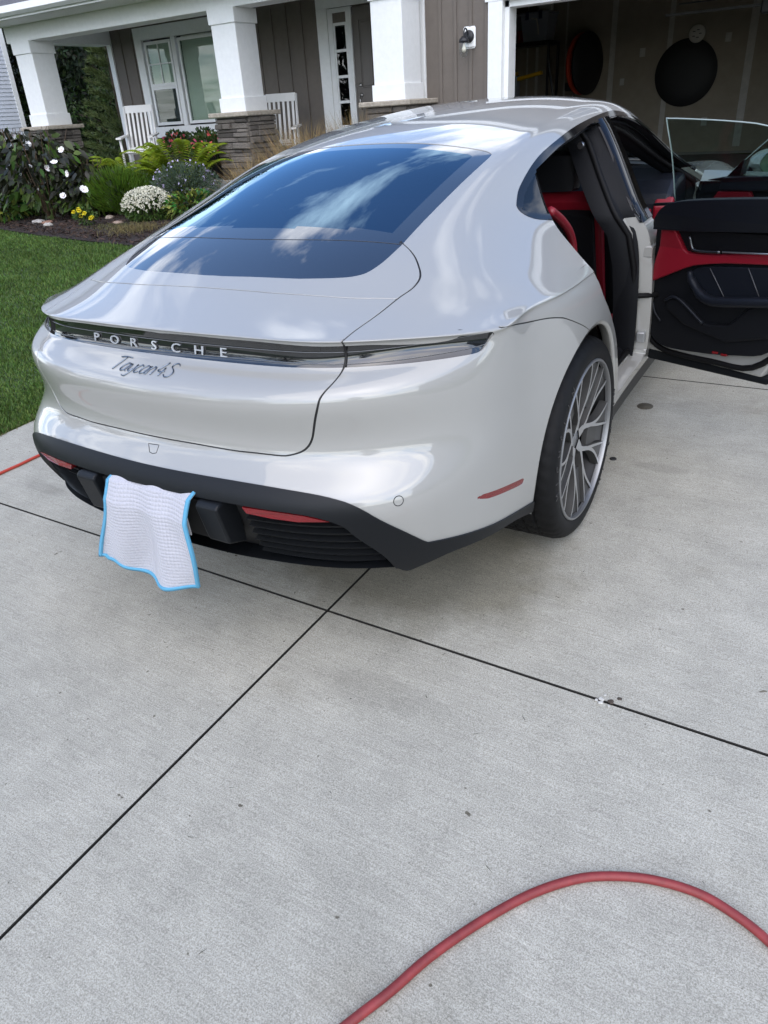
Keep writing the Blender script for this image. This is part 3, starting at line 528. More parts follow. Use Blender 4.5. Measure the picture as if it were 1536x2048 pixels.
# ------------------------------------------------------------------ car: base surface (car frame: x forward from the rear axle, y left, z up)
T = [  # rear to front; each row from the middle of the car out to the shoulder
 [(-.945,0,.985),(-.934,.28,.984),(-.912,.50,.981),(-.835,.655,.9735),(-.735,.77,.961),(-.613,.869,.950)],
 [(-.79,0,1.029),(-.782,.28,1.026),(-.757,.49,1.013),(-.69,.63,1.006),(-.59,.748,.990),(-.47,.864,.953)],
 [(-.62,0,1.090),(-.615,.28,1.084),(-.60,.475,1.066),(-.55,.61,1.050),(-.45,.733,1.024),(-.33,.870,.950)],
 [(-.42,0,1.155),(-.42,.28,1.147),(-.41,.485,1.123),(-.37,.60,1.098),(-.28,.717,1.048),(-.17,.877,.944)],
 [(-.12,0,1.237),(-.12,.27,1.228),(-.11,.48,1.197),(-.08,.585,1.162),(0,.706,1.072),(.08,.876,.936)],
 [(.23,0,1.312),(.23,.27,1.303),(.23,.48,1.270),(.24,.59,1.222),(.30,.725,1.07),(.33,.864,.929)],
 [(.70,0,1.362),(.70,.27,1.354),(.70,.48,1.325),(.70,.60,1.272),(.70,.745,1.08),(.70,.852,.925)],
 [(1.2,0,1.379),(1.2,.27,1.371),(1.2,.48,1.342),(1.2,.605,1.285),(1.2,.755,1.08),(1.2,.857,.924)],
 [(1.65,0,1.335),(1.65,.27,1.327),(1.63,.49,1.298),(1.62,.612,1.243),(1.65,.755,1.07),(1.65,.862,.922)],
 [(2.1,0,1.16),(2.08,.28,1.15),(2.02,.52,1.13),(1.98,.65,1.09),(2.02,.77,1.0),(2.05,.868,.912)],
 [(2.5,0,.955),(2.47,.3,.95),(2.40,.56,.94),(2.35,.70,.928),(2.37,.80,.915),(2.4,.878,.89)],
 [(2.95,0,.865),(2.95,.32,.868),(2.92,.58,.875),(2.9,.72,.885),(2.9,.82,.875),(2.9,.895,.835)],
 [(3.35,0,.785),(3.34,.32,.788),(3.31,.57,.795),(3.28,.70,.798),(3.26,.79,.785),(3.24,.87,.745)],
 [(3.68,0,.68),(3.66,.32,.68),(3.60,.55,.685),(3.54,.67,.68),(3.48,.755,.67),(3.44,.83,.64)],
 [(3.83,0,.58),(3.81,.32,.58),(3.74,.54,.58),(3.66,.65,.58),(3.58,.73,.57),(3.52,.795,.55)]]
SY = [  # side rows: (y, z) below the shoulder, for stations 1..14
 [(.875,.936),(.881,.911),(.885,.872),(.890,.80),(.893,.70),(.897,.61),(.897,.50),(.888,.36),(.865,.22)],
 [(.886,.931),(.896,.905),(.904,.866),(.912,.795),(.917,.70),(.92,.61),(.918,.5),(.908,.36),(.885,.22)],
 [(.898,.922),(.913,.896),(.926,.856),(.938,.785),(.942,.70),(.944,.61),(.941,.5),(.930,.36),(.905,.22)],
 [(.896,.914),(.914,.889),(.930,.848),(.943,.778),(.948,.69),(.950,.60),(.947,.5),(.937,.36),(.91,.22)],
 [(.880,.907),(.895,.882),(.909,.84),(.922,.77),(.928,.685),(.930,.6),(.929,.5),(.922,.36),(.895,.22)],
 [(.868,.904),(.882,.88),(.895,.836),(.907,.765),(.913,.68),(.916,.6),(.916,.5),(.910,.36),(.885,.22)],
 [(.872,.902),(.885,.876),(.897,.832),(.908,.76),(.914,.68),(.917,.6),(.918,.5),(.912,.36),(.887,.22)],
 [(.876,.9),(.889,.873),(.9,.83),(.911,.758),(.917,.678),(.92,.6),(.92,.5),(.914,.36),(.89,.22)],
 [(.882,.889),(.894,.862),(.905,.82),(.916,.75),(.922,.672),(.926,.597),(.927,.5),(.92,.36),(.895,.22)],
 [(.892,.865),(.904,.838),(.916,.80),(.927,.738),(.934,.665),(.937,.59),(.938,.5),(.93,.36),(.905,.22)],
 [(.912,.812),(.925,.784),(.934,.755),(.942,.71),(.947,.65),(.95,.575),(.95,.49),(.942,.35),(.915,.22)],
 [(.888,.723),(.902,.70),(.915,.672),(.925,.63),(.93,.585),(.932,.53),(.93,.46),(.922,.34),(.897,.21)],
 [(.843,.622),(.855,.604),(.866,.585),(.876,.55),(.881,.515),(.884,.47),(.881,.41),(.871,.32),(.847,.2)],
 [(.806,.535),(.814,.52),(.822,.505),(.83,.48),(.834,.45),(.834,.415),(.832,.37),(.824,.29),(.80,.19)]]
RR = [  # rear rows below the lip, each from the middle out to the corner
 [(-.938,0,.962),(-.927,.28,.961),(-.904,.498,.958),(-.828,.652,.951),(-.730,.767,.941),(-.613,.867,.935)],
 [(-.952,0,.905),(-.941,.28,.905),(-.913,.508,.906),(-.842,.663,.908),(-.740,.777,.910),(-.62,.866,.912)],
 [(-1.045,0,.862),(-1.03,.28,.863),(-.988,.51,.866),(-.898,.68,.869),(-.775,.79,.871),(-.63,.868,.873)],
 [(-1.047,0,.78),(-1.032,.285,.78),(-.987,.515,.782),(-.90,.685,.785),(-.78,.80,.79),(-.633,.872,.795)],
 [(-1.055,0,.69),(-1.04,.29,.69),(-.995,.52,.69),(-.91,.69,.692),(-.79,.805,.695),(-.637,.875,.70)],
 [(-1.125,0,.61),(-1.11,.30,.61),(-1.066,.54,.608),(-.965,.715,.608),(-.82,.82,.608),(-.645,.878,.61)],
 [(-1.12,0,.50),(-1.105,.30,.50),(-1.062,.54,.50),(-.965,.718,.50),(-.82,.822,.50),(-.645,.877,.50)],
 [(-1.06,0,.36),(-1.048,.30,.36),(-1.01,.54,.36),(-.925,.71,.36),(-.80,.812,.36),(-.64,.868,.36)],
 [(-.95,0,.22),(-.945,.3,.22),(-.92,.52,.22),(-.85,.68,.22),(-.75,.78,.22),(-.61,.845,.22)]]
def body_cage():
    V = []; ids = {}; F = []
    def vid(key, p):
        if key not in ids: ids[key] = len(V); V.append(p)
        return ids[key]
    def half(s):
        def c(kind, a, b):
            # canonical names so shared borders coincide
            if kind == 'S' and b == 0: kind, a, b = 'T', a, 5
            if kind == 'R' and b == 0: kind, a, b = 'T', 0, a
            if kind == 'R' and a == 5: kind, a, b = 'S', 0, b
            if kind == 'F' and b == 0: kind, a, b = 'T', 14, a
            if kind == 'F' and a == 5: kind, a, b = 'S', 14, b
            if kind == 'T': p = T[a][b]
            elif kind == 'S':
                if a == 0: p = RR[b - 1][5]
                else: y, z = SY[a - 1][b - 1]; x0 = T[a][5][0]; p = (x0 + (0.02 if a < 4 else 0) * min(1, b / 3), y, z)
            elif kind == 'R': p = RR[b - 1][a]
            else:
                ys, zs = SY[13][b - 1]; t5 = T[14][5]; tj = T[14][a]
                p = (tj[0] + .05 * math.sin(PI * b / 9), tj[1] * ys / t5[1], zs + (tj[2] - t5[2]) * (1 - b / 9))
            mid = p[1] < 1e-6
            return vid((kind, a, b, 1 if mid else s), (p[0], p[1] * s, p[2]))
        qs = []
        for i in range(14):
            for j in range(5): qs.append((c('T', i, j), c('T', i + 1, j), c('T', i + 1, j + 1), c('T', i, j + 1)))
            for k in range(9): qs.append((c('S', i, k), c('S', i + 1, k), c('S', i + 1, k + 1), c('S', i, k + 1)))
        for j in range(5):
            for k in range(9):
                qs.append((c('R', j, k), c('R', j + 1, k), c('R', j + 1, k + 1), c('R', j, k + 1)))
                qs.append((c('F', j, k), c('F', j, k + 1), c('F', j + 1, k + 1), c('F', j + 1, k)))
        for q in qs: F.append(q if s > 0 else q[::-1])
        return [(c('T', 0, j), c('T', 0, j + 1)) for j in range(5)]
    cre = half(1) + half(-1)
    return np.array(V, float), F, cre
def subdivide(V, F, cre, level):
    me = bpy.data.meshes.new('cage'); me.from_pydata([tuple(p) for p in V], [], F); me.update()
    a = me.attributes.new('crease_edge', 'FLOAT', 'EDGE'); cs = {tuple(sorted(c)) for c in cre}
    for e in me.edges:
        if tuple(sorted(e.vertices)) in cs: a.data[e.index].value = 0.75
    o = bpy.data.objects.new('cage', me); COL.objects.link(o); md = o.modifiers.new('s', 'SUBSURF'); md.levels = level; md.render_levels = level
    dg = bpy.context.evaluated_depsgraph_get(); ev = o.evaluated_get(dg); m2 = ev.to_mesh(); n = len(m2.vertices)
    P = np.empty(n * 3); m2.vertices.foreach_get('co', P); Nn = np.empty(n * 3); m2.vertex_normals.foreach_get('vector', Nn)
    Q = np.empty(len(m2.loops), int); m2.loops.foreach_get('vertex_index', Q)
    ev.to_mesh_clear(); bpy.data.objects.remove(o); bpy.data.meshes.remove(me)
    return P.reshape(-1, 3), Nn.reshape(-1, 3), Q.reshape(-1, 4)
def body_surface(level=4):
    V, F, cre = body_cage(); W = V.copy()
    for it in range(4):
        P, _, _ = subdivide(W, F, cre, 1); W += 0.9 * (V - P[:len(V)])
    return subdivide(W, F, cre, level)
BP, BN, BQ = body_surface(4)
# ------------------------------------------------------------------ car: traced outlines (points on the right half of the body, car frame)
GLASS = [(-.687,-.0),(-.6869,-.057),(-.6739,-.2555),(-.6589,-.3425),(-.6348,-.4208),(-.6115,-.4616),(-.5847,-.4823),(-.5318,-.4979),(-.4633,-.5055),(-.4379,-.507),(-.2792,-.505),(-.0835,-.505),(.0966,-.508),(.1715,-.5075),(.203,-.5053),(.2203,-.4866),(.2262,-.4426),(.2230,-.3408),(.2260,-.1399),(.2273,0)]
HATCH = [(-.4279,-.500,1.113),(-.4379,-.5107,1.1095),(-.4523,-.5362,1.0993),(-.4755,-.5657,1.0845),(-.5041,-.5906,1.0691),(-.529,-.6083,1.0569),(-.555,-.6188,1.0465),(-.5981,-.6195,1.0338),(-.6523,-.6056,1.0217),(-.7376,-.5915,1.0029),(-.8146,-.5788,.9898),(-.8506,-.5755,.9842),(-.8707,-.5750,.9806),(-.8780,-.5740,.965),(-.884,-.573,.937),(-.8959,-.5716,.9114),(-.9365,-.5661,.8898),(-.9656,-.5562,.8721),(-.9751,-.551,.8602),(-.9821,-.5436,.8318),(-.9834,-.5265,.7856),(-.9842,-.5127,.7474),(-.9893,-.4996,.7267),(-.997,-.4819,.7133),(-1.008,-.4511,.7038),(-1.015,-.4238,.701),(-1.0275,-.3475,.7022),(-1.0374,-.2647,.7021),(-1.0478,-.0811,.7043),(-1.049,0,.7043)]
SPOIL = [(-.6564,-.6048,1.0207),(-.6696,-.5731,1.0239),(-.7061,-.4744,1.0304),(-.735,-.2867,1.039),(-.7411,-.1945,1.0431),(-.7430,0,1.0458)]
LBOT = [(-.9555,0,.9113),(-.9532,-.2176,.9105),(-.9362,-.4073,.9108),(-.9186,-.4978,.9119),(-.892,-.5788,.912),(-.8542,-.6509,.9109),(-.7793,-.748,.9067),(-.7189,-.8085,.9042),(-.6833,-.8369,.9031),(-.6652,-.8467,.9055),(-.6495,-.8512,.9143),(-.6112,-.8687,.9450)]
WHITE = [(-1.1013,0,.640),(-1.0812,-.3016,.640),(-1.0619,-.4778,.6335),(-1.0374,-.5876,.62),(-1.0163,-.6537,.5944),(-.9808,-.708,.5413),(-.938,-.7445,.4934),(-.8918,-.7735,.4439),(-.8897,-.7747,.442),(-.849,-.8002,.4329),(-.7423,-.8477,.4079),(-.5793,-.8775,.3686),(-.4226,-.887,.329),(-.30,-.89,.31)]
BAND = [(-1.1303,0,.591),(-1.1187,-.2797,.5885),(-1.109,-.3675,.5871),(-1.0786,-.5236,.5799),(-1.046,-.6082,.5517),(-1.0188,-.6429,.5018),(-.9742,-.6837,.4322),(-.937,-.6983,.3668),(-.93,-.702,.34)]
BBOT = [(-1.05,0,.350),(-1.05,-.2087,.3537),(-1.0512,-.3694,.3685),(-1.0258,-.544,.376),(-.9503,-.6902,.372),(-.9208,-.7111,.3547),(-.9079,-.7243,.3516),(-.8808,-.7628,.3658),(-.8013,-.8195,.375),(-.5748,-.8755,.3384),(-.4129,-.8835,.2887),(-.30,-.885,.27)]
MARK = [(-.7362,-.8559,.5149),(-.7149,-.862,.5141),(-.4909,-.892,.4559),(-.4855,-.8921,.4496),(-.4912,-.8911,.4378),(-.5125,-.8895,.4409),(-.6917,-.867,.4885),(-.7291,-.8576,.5058)]
REFL = [(-1.1122,-.3458,.5811),(-1.0954,-.4491,.5800),(-1.0779,-.5238,.5745),(-1.06,-.5878,.5583),(-1.0841,-.5072,.5552),(-1.1012,-.4303,.5587),(-1.112,-.3562,.5644)]
TOW = [(-1.0602,.0242,.6836),(-1.059,-.0176,.6852),(-1.0725,-.0157,.667),(-1.0735,.0119,.666)]
SEAM = [(-.6037,-.8681,.9488),(-.4422,-.8753,.9131),(-.3187,-.8964,.8886),(-.2564,-.9107,.8716),(-.2152,-.9198,.8561),(-.1031,-.9395,.8002),(-.05,-.944,.765)]
DLO = [(.176,1.057),(.088,1.078),(.052,1.098),(.047,1.119),(.079,1.137),(.155,1.169),(.338,1.221),(.535,1.254),(.8175,1.284),(1.154,1.296),(1.37,1.286),(1.62,1.230),(1.85,1.130),(2.0,1.045),(2.12,.962),(2.10,.945),(1.7,.948),(1.2,.955),(.7,.985),(.4,1.018)]
XC = 0.3                                  # axis of the cylindrical projection (angle from the rear, height)
def s_y(P): P = np.atleast_2d(P); return np.stack([P[:, 0] + P[:, 2], np.abs(P[:, 1])], 1)
def phi(P): P = np.atleast_2d(P); return np.arctan2(np.abs(P[:, 1]), XC - P[:, 0])
def f_z(P): P = np.atleast_2d(P); return np.stack([phi(P) * 1.15, P[:, 2]], 1)
def x_z(P): P = np.atleast_2d(P); return np.stack([P[:, 0], P[:, 2]], 1)
def x_y(P): P = np.atleast_2d(P); return np.stack([P[:, 0], np.abs(P[:, 1])], 1)
def dist_line(Q, L, closed=False):
    d = np.full(len(Q), 9.0); L = np.asarray(L, float); n = len(L)
    for i in range(n if closed else n - 1):
        a = L[i]; b = L[(i + 1) % n]; ab = b - a; t = np.clip(((Q - a) @ ab) / max(ab @ ab, 1e-12), 0, 1)
        d = np.minimum(d, np.linalg.norm(Q - a - t[:, None] * ab, axis=1))
    return d
def sd_poly(Q, L):
    L = np.asarray(L, float); ins = np.zeros(len(Q), bool); n = len(L)
    for i in range(n):
        a = L[i]; b = L[(i + 1) % n]; c = (a[1] > Q[:, 1]) != (b[1] > Q[:, 1])
        with np.errstate(divide='ignore', invalid='ignore'): xx = (b[0] - a[0]) * (Q[:, 1] - a[1]) / (b[1] - a[1]) + a[0]
        ins ^= c & (Q[:, 0] < xx)
    d = dist_line(Q, L, True); return np.where(ins, -d, d)
def smooth_poly(L, n=5): return np.array(spline(L, n))
def sm2(L, proj, n=5): return smooth_poly(proj(np.array(L)), n)
glass_l = np.array([(x, abs(y)) for x, y in GLASS])
glass_poly = np.vstack([spline(glass_l, 4), [(.2273, -.4), (-.687, -.4)]])
hatch_l = sm2(HATCH, s_y, 4); hatch_poly = np.vstack([hatch_l, [(-.34, -.5), (.9, -.5), (.9, .4)]])
spoil_l = sm2(SPOIL, s_y, 4)
lip_l = f_z(np.array(T[0])[:, :3]); lip_l[:, 1] -= .006
light_poly = np.vstack([[(-.3, .9113)], sm2(LBOT, f_z, 4), smooth_poly(lip_l, 4)[::-1], [(-.3, .979)]])
white_l = sm2(WHITE, f_z, 4); band_l = sm2(BAND, f_z, 4); bbot_l = sm2(BBOT, f_z, 4)
def zline(L, q): return np.interp(q, L[:, 0], np.maximum.accumulate(L[:, 0] * 0) + L[:, 1])
def f_white(P):
    P = np.atleast_2d(P); Q = f_z(P); z = np.interp(Q[:, 0], white_l[:, 0], white_l[:, 1]); z = np.where(P[:, 0] > -.3, .31, z); return P[:, 2] - z
def f_bot(P):
    P = np.atleast_2d(P); Q = f_z(P); z = np.interp(Q[:, 0], bbot_l[:, 0], bbot_l[:, 1]); z = np.where(P[:, 0] > -.3, .20, z); return P[:, 2] - z
band_poly = np.vstack([[(-.3, .591)], band_l, [(band_l[-1][0], .1), (-.3, .1)]])
mark_poly = f_z(MARK); refl_poly = f_z(REFL); seam_l = sm2(SEAM, f_z, 4)
tow_poly = np.array([(p[1], p[2]) for p in TOW])
dlo_poly = smooth_poly(DLO + [DLO[0]], 4)
AR, AF = (-.025, .36, .377, .422), (2.90, .352, .395, .395)           # wheel arches: centre and half axes
REAR_OPEN = [(.30,1.196),(.176,1.057),(.139,.988),(.105,.918),(.112,.84),(.175,.772),(.225,.7226),(.318,.62),(.385,.50),(.42,.42),(.45,.375),(.50,.355),(.87,.355),(.91,.375),(.918,.42),(.886,.88),(.880,.98),(.95,1.12),(1.035,1.268),(.80,1.262),(.55,1.238)]
FRONT_OPEN = [(1.19,1.272),(1.10,1.10),(1.024,.975),(1.015,.9),(1.045,.42),(1.06,.375),(1.10,.355),(1.95,.355),(2.02,.385),(2.10,.50),(2.16,.68),(2.17,.82),(2.12,.925),(2.0,1.022),(1.85,1.106),(1.62,1.206),(1.40,1.262)]
rear_open = smooth_poly(REAR_OPEN + [REAR_OPEN[0]], 3); front_open = smooth_poly(FRONT_OPEN + [FRONT_OPEN[0]], 3)
WIND = [(1.50,0),(1.50,.30),(1.535,.50),(1.60,.545),(2.0,.62),(2.30,.68),(2.37,.66),(2.45,.40),(2.50,0)]
wind_poly = np.vstack([spline(np.array(WIND), 4), [(2.5, -.4), (1.5, -.4)]])
def right(P): return np.atleast_2d(P)[:, 1] < 0
def far(P, fn, mask):
    v = np.ones(len(P)); i = np.nonzero(mask)[0]
    if len(i): v[i] = fn(P[i])
    return v
LIPC = np.array(spline(T[0], 8)); LIPY = LIPC[:, 1]; LIPS = LIPC[:, 0] + LIPC[:, 2]
def arch_r(p): return (np.hypot((p[:, 0] - AR[0]) / AR[2], (p[:, 2] - AR[1]) / AR[3]) - 1) * .4
def arch_f(p): return (np.hypot((p[:, 0] - AF[0]) / AF[2], (p[:, 2] - AF[1]) / AF[3]) - 1) * .4
# scalar fields; negative means inside
FLD = {
 'glass': lambda P: far(P, lambda p: sd_poly(x_y(p), glass_poly), (P[:, 2] > 1.0) & (P[:, 0] < .4)),
 'frit': lambda P: far(P, lambda p: sd_poly(x_y(p), glass_poly) + .055, (P[:, 2] > 1.0) & (P[:, 0] < .4)),
 'gsplit0': lambda P: far(P, lambda p: p[:, 0] + .500 - .062 * (p[:, 1] / .51) ** 2, (P[:, 2] > 1.0) & (P[:, 0] < .2)),
 'gsplit': lambda P: far(P, lambda p: np.abs(p[:, 0] + .500 - .062 * (p[:, 1] / .51) ** 2) - .0022, (P[:, 2] > 1.0) & (P[:, 0] < .2)),
 'hgap0': lambda P: far(P, lambda p: sd_poly(s_y(p), hatch_poly), (P[:, 0] < -.2) & (P[:, 2] > .64)),
 'hgap': lambda P: far(P, lambda p: dist_line(s_y(p), hatch_l) - .0026, (P[:, 0] < -.2) & (P[:, 2] > .64)),
 'sgap0': lambda P: far(P, lambda p: p[:, 0] + p[:, 2] - np.interp(np.abs(p[:, 1]), spoil_l[::-1, 1], spoil_l[::-1, 0]), (P[:, 0] < -.3) & (P[:, 2] > .9)),
 'sgap': lambda P: far(P, lambda p: dist_line(s_y(p), spoil_l) - .0024, (P[:, 0] < -.3) & (P[:, 2] > .9)),
 'light': lambda P: far(P, lambda p: np.maximum(sd_poly(f_z(p), light_poly), p[:, 0] + p[:, 2] - np.interp(np.abs(p[:, 1]), LIPY, LIPS) + .008 + .05 * np.clip(np.abs(p[:, 1]) - .70, 0, .2)), (P[:, 0] < -.4) & (P[:, 2] < 1.01) & (P[:, 2] > .85)),
 'white': f_white, 'bot': f_bot,
 'band': lambda P: far(P, lambda p: sd_poly(f_z(p), band_poly), (P[:, 0] < -.5) & (P[:, 2] < .7)),
 'mark': lambda P: far(P, lambda p: sd_poly(f_z(p), mark_poly), (P[:, 0] < -.3) & (P[:, 2] < .7)),
 'seam0': lambda P: far(P, lambda p: p[:, 2] - np.interp(f_z(p)[:, 0], seam_l[:, 0], seam_l[:, 1]), (P[:, 0] < .0) & (P[:, 0] > -.62) & (P[:, 2] > .7)),
 'seam': lambda P: far(P, lambda p: dist_line(f_z(p), seam_l) - .0017, (P[:, 0] < 0) & (P[:, 2] > .7)),
 'archr': lambda P: far(P, lambda p: arch_r(p), np.abs(P[:, 1]) > .6),
 'archf': lambda P: far(P, lambda p: arch_f(p), np.abs(P[:, 1]) > .6),
 'dlo': lambda P: far(P, lambda p: sd_poly(x_z(p), dlo_poly), (np.abs(P[:, 1]) > .5) & (P[:, 2] > .85)),
 'dtrim': lambda P: far(P, lambda p: sd_poly(x_z(p), dlo_poly) + .020, (np.abs(P[:, 1]) > .5) & (P[:, 2] > .85)),
 'ropen': lambda P: far(P, lambda p: sd_poly(x_z(p), rear_open), np.abs(P[:, 1]) > .5),
 'fopen': lambda P: far(P, lambda p: sd_poly(x_z(p), front_open), np.abs(P[:, 1]) > .5),
 'ldoor': lambda P: far(P, lambda p: np.minimum(np.abs(sd_poly(x_z(p), rear_open)), np.abs(sd_poly(x_z(p), front_open))) - .0022, (P[:, 1] > .5) & (P[:, 2] < 1.0)),
 'wind': lambda P: far(P, lambda p: sd_poly(x_y(p), wind_poly), (P[:, 2] > .9) & (P[:, 0] > 1.3)),
 'hood0': lambda P: far(P, lambda p: np.abs(p[:, 1]) - .66 + .1 * np.clip(p[:, 0] - 2.6, 0, 2), (P[:, 0] > 2.35) & (P[:, 0] < 3.7) & (P[:, 2] > .55)),
 'hood': lambda P: far(P, lambda p: np.abs(np.abs(p[:, 1]) - .66 + .1 * np.clip(p[:, 0] - 2.6, 0, 2)) - .002, (P[:, 0] > 2.35) & (P[:, 0] < 3.7) & (P[:, 2] > .55)),
 'head': lambda P: far(P, lambda p: sd_poly(x_y(p), np.array([(3.10,.70),(3.25,.62),(3.55,.56),(3.66,.60),(3.52,.74),(3.30,.80)])), (P[:, 2] > .55) & (P[:, 0] > 3)),
}
def cut(P, Nn, faces, f):
    v = f(P); v = np.where(np.abs(v) < 1e-6, 1e-6, v); sg = v > 0
    newP = []; newN = []; cache = {}; base = len(P); outf = []
    def mid(a, b):
        k = (a, b) if a < b else (b, a)
        if k not in cache:
            t = v[a] / (v[a] - v[b]); cache[k] = base + len(newP); newP.append(P[a] + t * (P[b] - P[a])); newN.append(Nn[a] + t * (Nn[b] - Nn[a]))
        return cache[k]
    for q in faces:
        s0 = [sg[i] for i in q]
        if all(s0) or not any(s0): outf.append(q); continue
        n = len(q)
        if sum(s0[i] != s0[(i + 1) % n] for i in range(n)) != 2: outf.append(q); continue
        A = []; B = []
        for i in range(n):
            a, b = q[i], q[(i + 1) % n]; (A if sg[a] else B).append(a)
            if sg[a] != sg[b]: m = mid(a, b); A.append(m); B.append(m)
        outf += [tuple(A), tuple(B)]
    if newP: P = np.vstack([P, newP]); Nn = np.vstack([Nn, newN])
    return P, Nn, outf
def cut_all(P, Nn, quads, f, extra):
    """quads: array of untouched quads; extra: polygons already cut; only faces across the zero set are rebuilt"""
    v = f(P); sg = v > 0; m = sg[quads]; mix = ~(m.all(1) | (~m).all(1))
    todo = [tuple(q) for q in quads[mix].tolist()]; keep = []
    for q in extra:
        c = sum(sg[i] for i in q); (keep if c == 0 or c == len(q) else todo).append(q)
    P, Nn, nf = cut(P, Nn, todo, f)
    return P, Nn, quads[~mix], keep + nf
EX = []
for k in FLD: BP, BN, BQ, EX = cut_all(BP, BN, BQ, FLD[k], EX)
BF = [tuple(q) for q in BQ.tolist()] + EX
BN /= np.linalg.norm(BN, axis=1)[:, None]
CEN = np.vstack([BP[BQ].mean(1), np.array([BP[list(q)].mean(0) for q in EX])])
IN = {k: FLD[k](CEN) < 0 for k in FLD}
R_ = CEN[:, 1] < 0
lab = np.full(len(BF), 'body_shell', dtype=object)
lab[IN['head']] = 'headlight'; lab[IN['seam'] | IN['hood'] | IN['ldoor']] = 'gap'
hin = IN['hgap0']
lab[hin] = 'hatch'; sp_ = hin & ((CEN[:, 0] + CEN[:, 2]) < np.interp(np.abs(CEN[:, 1]), spoil_l[::-1, 1], spoil_l[::-1, 0])) & ~(FLD['light'](CEN) < 0) & (CEN[:, 2] > .955)
lab[sp_] = 'spoiler'
lab[IN['wind']] = 'windscreen'
lab[IN['dlo']] = 'window_trim'; lab[IN['dtrim']] = 'side_window'
lab[(CEN[:, 1] > .5) & IN['dtrim'] & (np.abs(CEN[:, 0] - (.95 + (CEN[:, 2] - .98) * .55)) < .07)] = 'window_trim'
lab[IN['glass']] = 'rear_glass_border'; lab[IN['frit'] & (CEN[:, 0] > -.43 + .05 * (np.abs(CEN[:, 1]) / .5) ** 2)] = 'rear_glass'
lab[IN['gsplit'] & IN['glass']] = 'gap'
lab[IN['sgap'] & hin] = 'gap'; lab[IN['light']] = 'light_bar'; lab[IN['hgap']] = 'gap'
FN = np.array([BN[list(q)].mean(0) for q in BF]) if False else np.vstack([BN[BQ].mean(1), np.array([BN[list(q)].mean(0) for q in EX])])
up_l = (lab == 'light_bar') & (FN[:, 2] > .80); lab[up_l] = np.where(hin[up_l], 'spoiler', 'body_shell')
lab[IN['mark']] = 'side_marker'
blk = ~IN['white'] & False
lab[f_white(CEN) < 0] = 'bumper_trim'
lab[(f_white(CEN) < 0) & IN['band']] = 'grille'
lab[(f_white(CEN) < 0) & (CEN[:, 0] > .0) & (CEN[:, 0] < 2.9)] = 'side_sill'
lab[f_bot(CEN) < 0] = 'none'
lab[IN['archr'] | IN['archf']] = 'none'
lab[(IN['ropen'] | IN['fopen']) & R_] = 'none'
DOORF = {k: [BF[i] for i in np.nonzero(IN[k] & R_ & ~IN['dlo'])[0]] for k in ('ropen', 'fopen')}
def region(name): return [BF[i] for i in np.nonzero(lab == name)[0]]
def surf_mesh(name, faces, off=0.0, mats=(), smooth=True, pts=None, solid=0.0):
    used = sorted({i for q in faces for i in q}); mp = {u: k for k, u in enumerate(used)}
    P = (BP if pts is None else pts)[used] + BN[used] * off; Nn = BN[used]; F = [tuple(mp[i] for i in q) for q in faces]; nv = len(P)
    rim = boundary(F)
    if solid:
        P2 = P - Nn * solid; P = np.vstack([P, P2]); F = F + [(a, b, b + nv, a + nv)[::-1] for a, b in rim]
    me = bpy.data.meshes.new(name); me.from_pydata(P.tolist(), [], F)
    for m in mats: me.materials.append(m)
    me.polygons.foreach_set('use_smooth', [True] * len(me.polygons)); me.update()
    nn = np.zeros((len(me.loops), 3)); li = np.empty(len(me.loops), int); me.loops.foreach_get('vertex_index', li)
    nl = sum(len(q) for q in F[:len(faces)]); nn[:nl] = Nn[li[:nl]]          # side walls keep their automatic normals
    me.normals_split_custom_set(nn.tolist())
    return me
def boundary(F):
    e = {}
    for q in F:
        for i in range(len(q)):
            a, b = q[i], q[(i + 1) % len(q)]; e[(a, b)] = 1
    return [k for k in e if (k[1], k[0]) not in e]
def loops_of(edges):
    nx = {a: b for a, b in edges}; done = set(); L = []
    for a in list(nx):
        if a in done: continue
        l = [a]; done.add(a); b = nx[a]
        while b not in done and b in nx: l.append(b); done.add(b); b = nx[b]
        L.append(l)
    return L
SURF = BVHTree.FromPolygons([tuple(p) for p in BP], [q for q in BF if len(q) > 2])
def on_surf(ph, z, out=0.0, s=-1):
    """point on the body at angle ph from the rear and height z, moved outwards by out"""
    d = Vector((-math.cos(ph), s * math.sin(ph), 0)); o = Vector((XC, 0, z)) + d * 3; h = SURF.ray_cast(o, -d)
    return h[0] + h[1] * out * (1 if h[1].dot(d) > 0 else -1)
# ------------------------------------------------------------------ car: assembly
CARM = Matrix(((-0.01675,-0.99982,-0.00902,0),(0.99848,-0.01626,-0.05275,0),(0.0526,-0.00989,0.99857,0),(0,0,0,1)))
car = empty('car'); car.matrix_world = CARM
tag(car, 'glossy light grey sedan parked on the driveway with its right doors open', 'car')
PAINT = mat('car_paint', (.315, .311, .290), .35, coat=1.0); PAINT.node_tree.nodes['Principled BSDF'].inputs['Coat IOR'].default_value = 1.72
GAPM = mat('panel_gap_black', (.006, .006, .006), .6)
BPLAS = mat('black_bumper_plastic', (.0055, .0065, .008), .45, spec=.28, bump=(900, .15, .001))
BGLOSS = mat('gloss_black_trim', (.004, .004, .005), .06, spec=.35)
BTRIM = mat('black_interior_trim', (.0045, .005, .0065), .6, spec=.2, bump=(600, .2, .001))
BTRIM2 = mat('dark_blue_grey_trim', (.006, .0075, .0115), .45, spec=.3, bump=(500, .25, .001))
RUBBER = mat('door_seal_rubber', (.004, .004, .0045), .6, spec=.2)
REDL = mat('red_leather', (.20, .007, .016), .38, bump=(260, .25, .001))
REDP = mat('red_reflector', (.17, .004, .007), .25, bump=(700, .5, .002), coat=.5)
SILVER = mat('machined_silver', (.55, .56, .57), .30, metal=.85)
